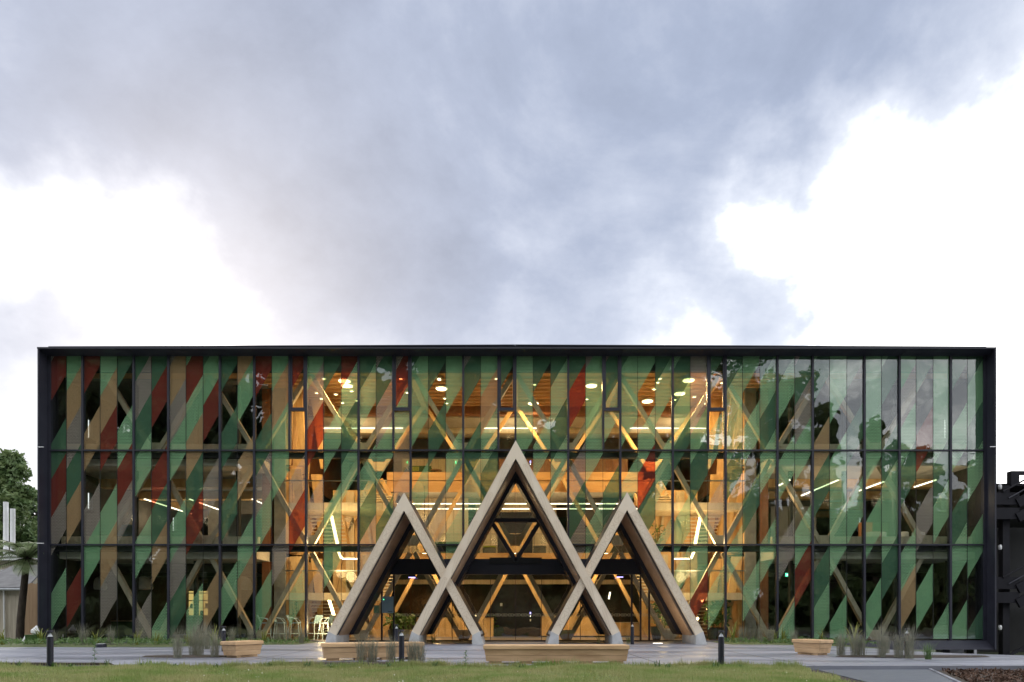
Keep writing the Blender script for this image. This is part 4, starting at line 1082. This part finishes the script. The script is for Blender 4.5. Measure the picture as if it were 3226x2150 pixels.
# ------------------------------------------------------------------ plants
def leaf_blades(n, h, spread, wd, droop, seg=5, base=.06):
    V, Fc = [], []
    for i in range(n):
        a = random.uniform(0, 6.283); hh = h * random.uniform(.6, 1.08); sp = spread * random.uniform(.25, 1.1); ww = wd * random.uniform(.7, 1.2)
        bx, by = base * random.uniform(-1, 1), base * random.uniform(-1, 1)
        b = len(V); tx, ty = -math.sin(a), math.cos(a); dr = droop * random.uniform(.4, 1.3)
        for k in range(seg + 1):
            u = k / seg; r = sp * u ** 1.6; z = hh * (u - dr * u ** 3); wk = ww * (1 - u) ** .7 * (.55 + .9 * u if u < .5 else 1)
            cx, cy = bx + r * math.cos(a), by + r * math.sin(a)
            V += [(cx - tx * wk / 2, cy - ty * wk / 2, z), (cx + tx * wk / 2, cy + ty * wk / 2, z)]
        Fc += [(b + 2 * k, b + 2 * k + 1, b + 2 * k + 3, b + 2 * k + 2) for k in range(seg)]
    return np.array(V), np.array(Fc)
def plant(name, p, v, f, mat, lab, cat, group=None):
    o = np_mesh(name, v, f, mat); o.location = p; o.rotation_euler = (0, 0, random.uniform(0, 6.28)); return tag(o, lab, cat, group)
fl = [(8, 2036, .95, 'at the far edge of the path, beside the shed'), (130, 2034, 1.25, 'standing against the black corner of the building'), (305, 2036, .95, 'behind the low drum light'), (432, 2036, .95, 'under the brown dotted band beside the bollard-side glass'), (492, 2036, .8, 'under a dotted green band, arching low'), (592, 2038, .75, 'behind the tall grey grasses'), (675, 2040, 1.05, 'behind the small timber bench'), (832, 2034, .75, 'below the bar stools'), (2308, 2036, 1.25, 'beside the bollard past the reception-side portal'), (2440, 2034, .8, 'at the foot of the folded timber wall, glass corner side'), (2468, 2034, .95, 'between the folded timber wall and the timber planter bench'), (2590, 2034, .95, 'just behind the small timber bench on the reception side'), (2690, 2052, 1.45, 'tallest one with broad arching leaves, past the timber bench')]
for px, py, h, wh in fl:
    p = onground(px, py); p.z += .03
    v, f = leaf_blades(15, h * .95, .42 * h, .05, .38)
    plant('flax_plant', p, v, f, 'flax_leaf', 'yellow-green flax ' + wh, 'flax')
for px, py, wh in ((1367, 2034, 'beside the tallest portal leg behind the long timber bench'), (1886, 2036, 'behind the long front bench, reception side'), (1942, 2037, 'against the concrete foot of the tallest portal'), (1978, 2036, 'between the concrete foot and a bollard'), (1312, 2036, 'in front of the cafe-side concrete foot')):
    p = onground(px, py); v, f = leaf_blades(12, .48, .28, .03, .15)
    plant('grass_clump', p, v, f, 'green_blade', 'small dark green spiky clump ' + wh, 'clump')
ts = [(262, 2036, 1.0), (350, 2036, .9), (560, 2076, .95), (608, 2068, 1.15), (628, 2070, 1.25), (676, 2072, .9), (650, 2050, 1.1), (730, 2036, .8), (790, 2036, .8), (874, 2036, .75), (905, 2036, .85), (950, 2036, .75), (1140, 2090, .75), (1172, 2090, .8), (1232, 2088, .75), (1298, 2088, .75), (1322, 2090, .7), (2335, 2036, .8), (2395, 2036, .9), (2428, 2036, .8), (2650, 2068, .85), (2692, 2070, 1.0), (2712, 2070, .8), (2778, 2073, 1.15), (2830, 2074, .9), (2867, 2078, 1.05), (2502, 2038, .7), (170, 2036, .7), (2790, 2060, .8)]
for i, (px, py, h) in enumerate(ts):
    p = onground(px, py); p.z += .02
    v, f = leaf_blades(130, h, .30 * h, .010, .12, 4, .10)
    side = 'in the island bed on the small bench side' if px < 700 and py > 2045 else 'in the bed along the glass' if py < 2045 else 'round the long bench and bollard' if px < 2000 else 'in the island bed beside the single planter bench'
    plant('tussock_grass', p, v, f, 'tussock', 'wispy grey-green tussock grass ' + side, 'tussock', 'tussock grasses ' + side)
p = onground(2924, 2078); v, f = leaf_blades(60, .55, .35, .016, .2); plant('grass_clump', p, v, f, 'green_blade', 'bright green low grass clump at the end of the island bed', 'clump')
# ground-cover in the beds along the glass
V, Fc = [], []
for x0, x1, n in ((-24.3, -8.4, 2600), (8.4, 13.8, 1000)):
    c = np.stack([rng.uniform(x0, x1, n), rng.uniform(-3.2, -.5, n), rng.uniform(.06, .30, n) ** 1.0], 1)
    c[:, 2] = .05 + .09 + rng.uniform(0, .16, n) * np.abs(np.sin(c[:, 0] * 2.3))
    V.append(c)
c = np.concatenate(V); v, f = rand_quads(c, rng.uniform(.10, .24, len(c)), rng.uniform(.02, .05, len(c)))
tag(np_mesh('ground_cover', v, f, 'green_blade'), 'low green ground cover in the beds along the glass', 'ground cover', kind='stuff')
# lawn blades
n = 170000
x = rng.uniform(-13.5, 7.0, n); y = YF - .01 - (rng.uniform(0, 1, n) ** 1.35) * 5.6
ne = 16000; tufts = rng.uniform(-13, 6.6, 130); tj = rng.integers(0, 130, ne)
x[:ne] = tufts[tj] + rng.normal(0, .10, ne); y[:ne] = YF - .04 - np.abs(rng.normal(0, .13, ne)); tall = np.zeros(n); tall[:ne] = rng.uniform(.02, .13, ne) * rng.uniform(.3, 1.2, 130)[tj]
edge = 6.6 + (y - YF) * .16 + .12 * np.sin(y * 3.1); bare = np.exp(-(((x + 9.6) / 1.5) ** 2 + ((y - YF) / .55) ** 2)) * 1.2
patch = .5 + .5 * np.sin(x * .9 + 1.3 * np.sin(y * 1.1)) * np.sin(y * 1.7 + x * .4)
keep = (x < edge - .02) & (rng.uniform(0, 1, n) > bare)
x, y, patch, tall = x[keep], y[keep], patch[keep], tall[keep]; n = len(x)
z = np.array([lawn_z(a, b) for a, b in zip(x, y)])
h = rng.uniform(.035, .085, n) * (.7 + .6 * patch) + (rng.uniform(0, 1, n) > .975) * rng.uniform(.03, .12, n) + tall
a = rng.uniform(0, 6.283, n); wd_ = rng.uniform(.005, .010, n); ln = rng.uniform(.01, .06, n); a2 = rng.uniform(0, 6.283, n)
c = np.stack([x, y, z], 1); t_ = np.stack([np.cos(a) * wd_, np.sin(a) * wd_, np.zeros(n)], 1)
tip = c + np.stack([np.cos(a2) * ln, np.sin(a2) * ln, h], 1)
v = np.stack([c - t_, c + t_, tip], 1).reshape(-1, 3)
tag(np_mesh('grass', v, np.arange(3 * n).reshape(-1, 3), 'grass_blade'), 'short mown lawn grass in the foreground', 'grass', kind='stuff')
c = np.stack([rng.uniform(-10, 6.2, 170), YF - rng.uniform(.1, 4.5, 170), rng.uniform(-.03, .03, 170)], 1); v, f = rand_quads(c, np.full(170, .022), np.full(170, .022))
tag(np_mesh('daisies', v, f, 'daisy'), 'tiny white daisies scattered in the lawn', 'daisies', kind='stuff')
# weeds standing along the lawn edge
wd_spots = [(70, 2102, .22), (308, 2098, .55), (345, 2100, .25), (178, 2100, .2), (232, 2102, .18), (560, 2100, .16), (690, 2100, .2), (850, 2100, .18), (972, 2100, .22), (1045, 2100, .2), (1370, 2100, .2), (1468, 2100, .38), (1640, 2102, .16), (2068, 2102, .26), (2100, 2104, .2), (2250, 2104, .2), (2330, 2104, .16), (1230, 2100, .2), (450, 2102, .16)]
for i, (px, py, h) in enumerate(wd_spots):
    p = onground(px, py); p.y -= .12; p.z = lawn_z(p.x, p.y)
    if h > .3:
        V, Fc = [(-.006, 0, 0), (.006, 0, 0), (.004, 0, h), (-.004, 0, h)], [(0, 1, 2, 3)]
        for k in range(22):
            u = .2 + .8 * k / 21; a = k * 2.4; ca, sa = math.cos(a), math.sin(a); r = .15 * (1.25 - u); z_ = u * h; b = len(V); w2 = .022
            V += [(0, 0, z_), (ca * r * .5 - sa * w2, sa * r * .5 + ca * w2, z_ + .03), (ca * r, sa * r, z_ + .01), (ca * r * .5 + sa * w2, sa * r * .5 - ca * w2, z_ + .03)]; Fc.append((b, b + 1, b + 2, b + 3))
        v, f = np.array(V), np.array(Fc)
        lab = 'tall single-stemmed leafy weed at the lawn edge ' + ('opposite the drum light' if px < 1000 else 'next to the long front bench')
        plant('weed', p, v, f, 'weed_leaf', lab, 'weed')
    else:
        v, f = leaf_blades(14, h, .16, .028, .25); plant('weed', p, v, f, 'weed_leaf', 'low leafy weed along the front edge of the path', 'weed', 'low weeds along the path edge')
# potted plants inside the glass
def potted(px, Y, z0, h, potmat, lab, ph=.45, n=70, wd=.11):
    p = at(px, 0, Y); t = thing('potted_plant', lab, 'potted plant', (p.x, Y, z0))
    MB().lathe([(.17, 0), (.25, ph * .6), (.27, ph), (.22, ph - .03)], 18).build('pot', potmat, t, True)
    a = rng.uniform(0, 6.283, n); r = rng.uniform(.05, .42, n); zz = ph + rng.uniform(.05, 1, n) ** .8 * h
    c = np.stack([np.cos(a) * r, np.sin(a) * r, zz], 1); v, f = rand_quads(c, rng.uniform(.14, .30, n), np.full(n, wd))
    np_mesh('foliage', v, f, 'house_leaf', t)
    mb = MB()
    for k in range(7): mb.tube([(0, 0, ph - .05), (c[k * 3][0] * .6, c[k * 3][1] * .6, c[k * 3][2])], .010, 5)
    mb.build('stems', 'green_blade', t)
potted(1240, 1.6, .12, .75, 'pot_dark', 'broad-leaved plant in a dark pot beside the pale blue notice panel')
potted(1283, 1.3, .12, .65, 'pot_pale', 'broad-leaved plant in a pale pot behind the tallest portal leg')
potted(2068, 1.4, .12, 1.1, 'pot_dark', 'white-flowered leafy plant in a tall dark pot inside the reception-side portal', .6)
potted(2095, 2.4, .12, 1.7, 'pot_pale', 'tall leafy plant in a pale pot inside the reception-side portal', .5, 110)
potted(2245, 1.5, .12, 1.0, 'pot_dark', 'leafy plant in a dark bucket past the reception-side portal', .55, 90)
potted(2275, 1.9, .12, 1.3, 'pot_dark', 'taller leafy plant in a dark bucket by the mullion', .55, 110)
potted(1545, 6.6, .12, .7, 'pot_dark', 'dark shrub in a pot by the lobby doors', .4, 60)
potted(2068, 3.0, Z1, .9, 'pot_pale', 'palm-like plant on the stair landing beside the tall strip lamp', .35, 60, .05)
potted(935, 3.0, .12, 1.3, 'pot_pale', 'feathery plant behind the bar stools', .45, 60, .04)

# ------------------------------------------------------------------ benches and bollards
def bench(loc, rz, ln, lab, feet):
    t = thing('timber_bench', lab, 'bench', loc, rz)
    d, h = .27, .46
    def tri(z, e): return [(-ln / 2 + e, -d + e), (ln / 2 - e, -d + e), (ln / 2 - e, d - e), (-ln / 2 + e, d - e)]
    def frus(z0, e0, z1, e1, name, chunks=None):
        a = [(x, y, z0) for x, y in tri(0, e0)]; b = [(x, y, z1) for x, y in tri(0, e1)]
        return MB().add(a + b, [(3, 2, 1, 0), (4, 5, 6, 7), (0, 1, 5, 4), (1, 2, 6, 5), (2, 3, 7, 6), (3, 0, 4, 7)]).build(name, 'bench_timber', t)
    frus(.065, .048, .205, .028, 'lower_board'); frus(.211, .026, .345, .008, 'upper_board')
    n = 5; mb = MB(); vs = []
    for k, (z, e) in enumerate(((.350, .02), (.354, -.010), (.362, -.018), (.440, -.018), (.453, -.010), (.458, .004))):
        vs += [(x, y, z) for x, y in tri(0, e)]
    fs = [(3, 2, 1, 0), (20, 21, 22, 23)] + [(4 * k + i, 4 * k + (i + 1) % 4, 4 * k + 4 + (i + 1) % 4, 4 * k + 4 + i) for k in range(5) for i in range(4)]
    mb.add(vs, fs).build('seat_slab', 'bench_timber', t, True)
    for k in range(feet):
        x = -ln / 2 + .10 + (ln - .54) * k / (feet - 1) + .17
        MB().box(x - .15, x + .15, -d + .075, d - .075, -.02, .064).build('foot_block', 'bench_timber', t)
    return t
c = onground(1753, 2093)
bench((c.x, c.y + .27, 0), 0, 3.48, 'longest timber bench, square to the entrance at the lawn edge', 5)
c = onground(1168, 2081)
bench((c.x, c.y + .30, 0), R(20), 2.62, 'long timber bench turned slightly, with tussock grass and a bollard in front', 4)
c = onground(752, 2072); bench((c.x, c.y + .25, 0), R(66), 1.0, 'short timber bench standing turned by the bar stools end of the path', 4)
c = onground(2568, 2064); bench((c.x, c.y + .2, gz(c.x, c.y)), R(-66), 1.0, 'short timber bench standing turned by the island bed of tall grasses', 4)
def make_bollard():
    t = thing('bollard', '', 'bollard', (0, 0, 0), 0, 'black bollard lights along the path')
    MB().lathe([(.068, -.03), (.068, .68)], 18).build('post', 'black_metal', t, True)
    MB().lathe([(.062, .681), (.062, .786)], 18).build('lens', 'lens_glass', t, True)
    MB().lathe([(.055, .684), (.004, .775)], 18).build('reflector', 'white_paint', t, True)
    MB().lathe([(.069, .787), (.069, .805), (.06, .822)], 18).build('cap', 'black_metal', t, True)
    return t
glass('lens_glass', .06, (.9, .92, .95))
bo = make_bollard()
bs = [(158, 2100, 'standing before the black corner, at the soil patch'), (2272, 2100, 'at the lawn edge past the reception-side portal'), (1265, 2092, 'in front of the long turned bench'), (1249, 2047, 'behind the long turned bench, beside the potted plants'), (1992, 2038, 'between the two reception-side concrete feet'), (705, 2054, 'behind the short bench on the bar stools side'), (2858, 2074, 'half hidden by tall grass in the island bed')]
for i, (px, py, wh) in enumerate(bs):
    p = onground(px, py); o = bo if i == 0 else dup(bo, p, 0)
    o.location = p; o['label'] = 'black bollard light ' + wh
lb = bo

# ------------------------------------------------------------------ surroundings, left
p = at(60, 0, 4.5)
t = thing('shed', 'pale boarded shed with grey sloping roof beside the building', 'shed', (-24.4, 4.5, -.15))
for i in range(14):
    x = -2.2 + i * .19; MB().box(x, x + .182, 0, .03, 0, 2.62).build('wall_board', 'beige_board', t)
MB().box(-2.2, .46, .032, 3, 0, 2.6).build('wall', 'grey_paint', t)
MB().add([(-2.4, -.25, 2.66), (.6, -.25, 2.66), (-.6, 3, 4.0), (-2.4, 3, 4.0), (-2.4, -.25, 2.74), (.6, -.25, 2.74), (-.6, 3, 4.08), (-2.4, 3, 4.08)], [(3, 2, 1, 0), (4, 5, 6, 7), (0, 1, 5, 4), (1, 2, 6, 5), (2, 3, 7, 6), (3, 0, 4, 7)]).build('roof', 'grey_roof', t)
MB().tube([(-2.4, -.3, 2.65), (.62, -.3, 2.63)], .06, 8).build('gutter', 'grey_paint', t, True)
MB().tube([(-.62, -.1, 2.62), (-.62, -.06, .0)], .04, 8).build('downpipe', 'white_paint', t, True)
t = thing('timber_fence', 'brown timber board fence between the shed and the black corner', 'fence', (-22.9, 3.4, -.15))
for i in range(5):
    x = -.5 + i * .17; MB().box(x, x + .162, 0, .03, 0, 2.9 - .04 * (i % 2)).build('board', 'orange_board', t)
for z in (.5, 2.2): MB().box(-.52, .36, .032, .08, z, z + .09).build('rail', 'beige_board', t)
t = thing('annex_building', 'pale low building with flat eaves behind the shed', 'building', (-31.2, 10, -.15))
MB().box(-3, 2.6, 0, 6, 0, 4.5).build('wall', 'beige_board', t); MB().box(-3.2, 3.0, -.4, 6.2, 4.51, 4.75).build('roof', 'white_paint', t)
for i in range(3): 
    wn = MB().box(.3 + i * .75, .9 + i * .75, -.03, -.002, 2.9, 4.0).build('window', 'white_paint', t); MB().box(.36 + i * .75, .84 + i * .75, -.045, -.031, 2.96, 3.94).build('window_glass', 'blue_panel', wn)
for x, h, wh in ((-29.45, 7.45, 'shorter'), (-29.85, 7.85, 'taller')):
    t = tag(MB().tube([(0, 0, 0), (0, 0, h - 4.55)], .13, 12).build('flue_pipe', 'white_paint', None, True), wh + ' of two white flue pipes rising from the pale low building', 'flue', 'white flue pipes'); t.location = (x, 11, 4.58)
for px, mt, lab in ((85, 'white_paint', 'white plastic bag on the ground beside the green bin'), (108, 'white_paint', 'white bag lying on top of the green bin')):
    p = at(px, 0, -1.2); c = rng.normal(size=(1, 3))
    o = tag(MB().lathe([(.05, 0), (.14, .05), (.16, .16), (.08, .27), (.02, .38)], 9).build('plastic_bag', mt), lab, 'bag'); o.location = (p.x, -1.2, .02 if px < 100 else .42); o.rotation_euler = (.1, .2, px)
p = at(108, 0, -1.2); t = thing('green_bin', 'low green bin against the black corner of the building', 'bin', (p.x, -1.2, .0))
MB().box(-.24, .22, -.2, .2, 0, .38).build('body', 'weed_leaf', t); MB().box(-.26, .24, -.22, .22, .381, .42).build('rim', 'weed_leaf', t)
# trees
def crown_mesh(name, mat, parent, H, R0, z0, n, leaf, shape='round', clumps=40):
    u = rng.uniform(0, 1, clumps)
    if shape == 'cone':
        zc = z0 + (H - z0) * u; rad = R0 * (1 - u) ** .8 + .25
    else:
        zc = z0 + (H - z0) * u; rad = R0 * np.sqrt(np.clip(1 - (2 * u - .85) ** 2 / 1.5, .05, 1))
    an = rng.uniform(0, 6.283, clumps); rr = rad * np.sqrt(rng.uniform(.12, 1, clumps))
    cc = np.stack([rr * np.cos(an), rr * np.sin(an), zc], 1); cr = rng.uniform(.16, .34, clumps) * R0
    idx = rng.integers(0, clumps, n)
    d = rng.normal(size=(n, 3)); d /= np.linalg.norm(d, axis=1)[:, None]
    c = cc[idx] + d * (cr[idx] * rng.uniform(.35, 1, n) ** .6)[:, None] * np.array([1, 1, .62])
    v, f = rand_quads(c, rng.uniform(.7, 1.3, n) * leaf, rng.uniform(.4, .8, n) * leaf)
    np_mesh(name, v, f, mat, parent); return cc
def tree(p, H, R0, z0, n, leaf, mat, lab, shape='round', clumps=40, group=None):
    t = thing('tree', lab, 'tree', p, 0, group)
    cc = crown_mesh('crown', mat, t, H, R0, z0, n, leaf, shape, clumps)
    mb = MB(); r = H * .016 + .08
    mb.tube([(0, 0, -.2), (random.uniform(-.2, .2), random.uniform(-.2, .2), H * .35), (random.uniform(-.3, .3), 0, H * .65), (0, 0, H * .93)], r, 9, r * .2)
    for k in range(10):
        q = cc[k]; zb = max(z0 * .6, q[2] - np.hypot(q[0], q[1]) * .6); mb.tube([(0, 0, zb), (q[0] * .5, q[1] * .5, (zb + q[2]) / 2 + .2), tuple(q)], r * .35, 5, r * .08)
    mb.build('trunk', 'bark', t, True)
    return t
tree((-39.2, 24, -.2), 13.9, 3.4, 2.0, 14000, .30, 'leaf_mid', 'tall conifer with loose pointed top behind the shed', 'cone', 120)
tree((-42.2, 30, -.2), 12.0, 3.0, 1.5, 12000, .30, 'leaf_mid', 'rounded green tree behind the flue pipes', 'round', 55)
tree((-46.0, 34, -.2), 12.0, 4.5, 1.5, 5000, .5, 'leaf_dark', 'dark rounded tree farthest behind the shed', 'round', 45)
# the stand of tall trees across the lawn that the glass mirrors
refl = [(-56, 33, 6.5), (-47, 35, 6.5), (-39, 33, 6.0), (-31, 36, 6.5), (-22, 34, 6.5), (-14, 36, 6.0), (-6, 33.5, 6.0), (2, 35, 6.2), (9.5, 33, 5.6), (17, 35, 6.2), (25, 32.5, 5.6), (32.5, 30, 5.0), (38, 26.5, 2.6), (42, 24.5, 3.0), (47, 22, 4.0), (53, 19, 3.6), (60, 17, 4.5), (-66, 30, 7)]
for i, (x, H, r) in enumerate(refl):
    tree((x, -50 - (i * 7 % 5), -.2), H, r * (1.3 if x < 29 else 1), .3, 15000 if x < 20 else 16000, 1.25 if x < 20 else .55, 'leaf_dark' if x < 20 else 'leaf_mid', 'tall dark tree in the row across the lawn, seen mirrored in the glass', 'cone' if r < 3.3 else 'round', 110, 'row of tall trees across the lawn')
for i in range(13):
    tree((-62 + i * 10.5 + random.uniform(-2, 2), -60 - random.uniform(0, 4), -.2), random.uniform(19, 25) if i < 8 else 15, 6.5, -.2, 6000, 1.5, 'leaf_dark', 'broad dark tree in the second row across the lawn, seen mirrored', 'round', 80, 'second row of trees across the lawn')
# tree fern
p = at(62, 0, 1.0)
t = thing('tree_fern', 'tree fern with dark leaning trunk and spreading crown beside the building', 'tree fern', (p.x, 1.0, -.1))
tx = (at(85, 0, 1.0).x - p.x)
MB().tube([(0, 0, 0), (.05, 0, 1.2), (tx * .6, 0, 2.6), (tx, 0, 3.9)], .17, 10, .13).build('trunk', 'bark', t, True)
V, Fc = [], []; Vs = MB()
for i in range(26):
    a = i * 2.4 + random.uniform(-.2, .2); ln = random.uniform(1.5, 2.1); lift = random.uniform(.35, 1.0) if i < 18 else random.uniform(-.4, .1)
    pts = [Vector((tx, 0, 3.85)) + Vector((math.cos(a) * ln * u, math.sin(a) * ln * u, lift * math.sin(u * 2.2) * 1.1 - .55 * u * u)) for u in [k / 9 for k in range(10)]]
    Vs.tube(pts, .022, 5, .006)
    sd_ = Vector((-math.sin(a), math.cos(a), 0))
    for k in range(1, 10):
        for m_ in range(3):
            q = pts[k - 1].lerp(pts[k], m_ / 3); lw = .34 * math.sin(math.pi * min(1, (k + m_ / 3) / 10 + .08)) + .03; ax = (pts[k] - pts[k - 1]).normalized()
            for s in (-1, 1):
                b = len(V); e_ = q + sd_ * s * lw + ax * .12 - Vector((0, 0, .07)); V += [q - ax * .03, q + ax * .03, e_ + ax * .012, e_ - ax * .012]; Fc.append((b, b + 1, b + 2, b + 3))
Vs.build('frond_ribs', 'bark', t)
np_mesh('fronds', np.array([tuple(q) for q in V]), np.array(Fc), 'fern_leaf', t)

# ------------------------------------------------------------------ surroundings, right: black stair tower
t = thing('stair_tower', 'black steel escape stair tower next to the glass building', 'stair tower', (22.0, 2.5, -.7))
ox, oz = 22.0, -.7
def L3(px, py, Y):
    q = at(px, py, Y); return Vector((q.x - ox, Y - 2.5, q.z - oz))
MB().box(L3(3150, 0, 3).x, L3(3150, 0, 3).x + .32, .3, .6, 0, L3(0, 1530, 2.8).z).build('post', 'dark_panel', t)
MB().box(.3, 9, 4.5, 4.7, 0, L3(0, 1530, 7).z).build('back_wall', 'black_matt', t)
for y0, y1 in ((1552, 1590), (1600, 1636), (1818, 1856), (1866, 1900)):
    a, b = L3(3138, y1, 2.5), L3(3212, y0, 2.5); MB().box(a.x, b.x, 0, .12, a.z, b.z).build('landing_beam', 'dark_panel', t)
for y in (1552, 1818):
    a = L3(3138, y + 84, 2.5); MB().box(a.x, a.x + 6, .13, 3.8, a.z + .1, a.z + .2).build('landing', 'black_matt', t)
for y in (1590, 1860):
    for dyy in (0, 46):
        a = L3(3205, y + dyy - 4, 2.5); b = Vector((a.x + 3.2, 0, a.z + 1.75)); MB().beam(a, b, .42, .12).build('stair_stringer', 'dark_panel', t)
    a = L3(3160, y - 40, 2.45); b = Vector((a.x + 3.6, a.y, a.z + 2.0)); MB().tube([a, b], .04, 8).build('handrail', 'dark_panel', t, True)
    a = L3(3178, y - 20, 2.4); b = Vector((a.x + 3.6, a.y, a.z + 2.0)); MB().tube([a, b], .03, 8).build('handrail', 'black_metal', t, True)
a, b = L3(3186, 1524, 2.8), L3(3212, 1484, 2.8)
MB().box(a.x, b.x, .3, .6, a.z - .1, b.z).build('upper_post', 'dark_panel', t); MB().box(b.x + .001, b.x + 5, .3, .6, b.z - .15, b.z).build('upper_beam', 'dark_panel', t)
a = L3(3138, 1524, 3.2); MB().box(a.x, a.x + 7, .7, 4.4, a.z - .12, a.z).build('roof_deck', 'dark_panel', t)
a = L3(3155, 2062, 2.6); MB().beam(L3(3175, 2068, 2.6), L3(3300, 2000, 2.6), .12, .1).build('base_brace', 'dark_panel', t)
for y in (1535, 1725, 1978):
    q = L3(3149, y, 2.75); MB().lathe([(.05, -.11), (.075, -.07), (.075, .07), (.05, .11)], 12, (q.x, .22, q.z)).build('wall_lamp', 'white_paint', t, True)
    MB().tube([(q.x, .24, q.z - .1), (q.x, .26, q.z - .3)], .012, 6).build('cable', 'black_matt', t)
# piers under the overhanging corner
for px in (3010, 3068):
    p = at(px, 0, .3); o = tag(MB().box(-.3 if px < 3050 else -.06, .3 if px < 3050 else .06, -.1, .4, -.6, .42).build('foundation_pier', 'foot_concrete' if px < 3050 else 'steel'), 'pale concrete block under the raised building corner' if px < 3050 else 'thin metal post under the raised building corner', 'pier'); o.location = (p.x, .3, -.28 - .30)
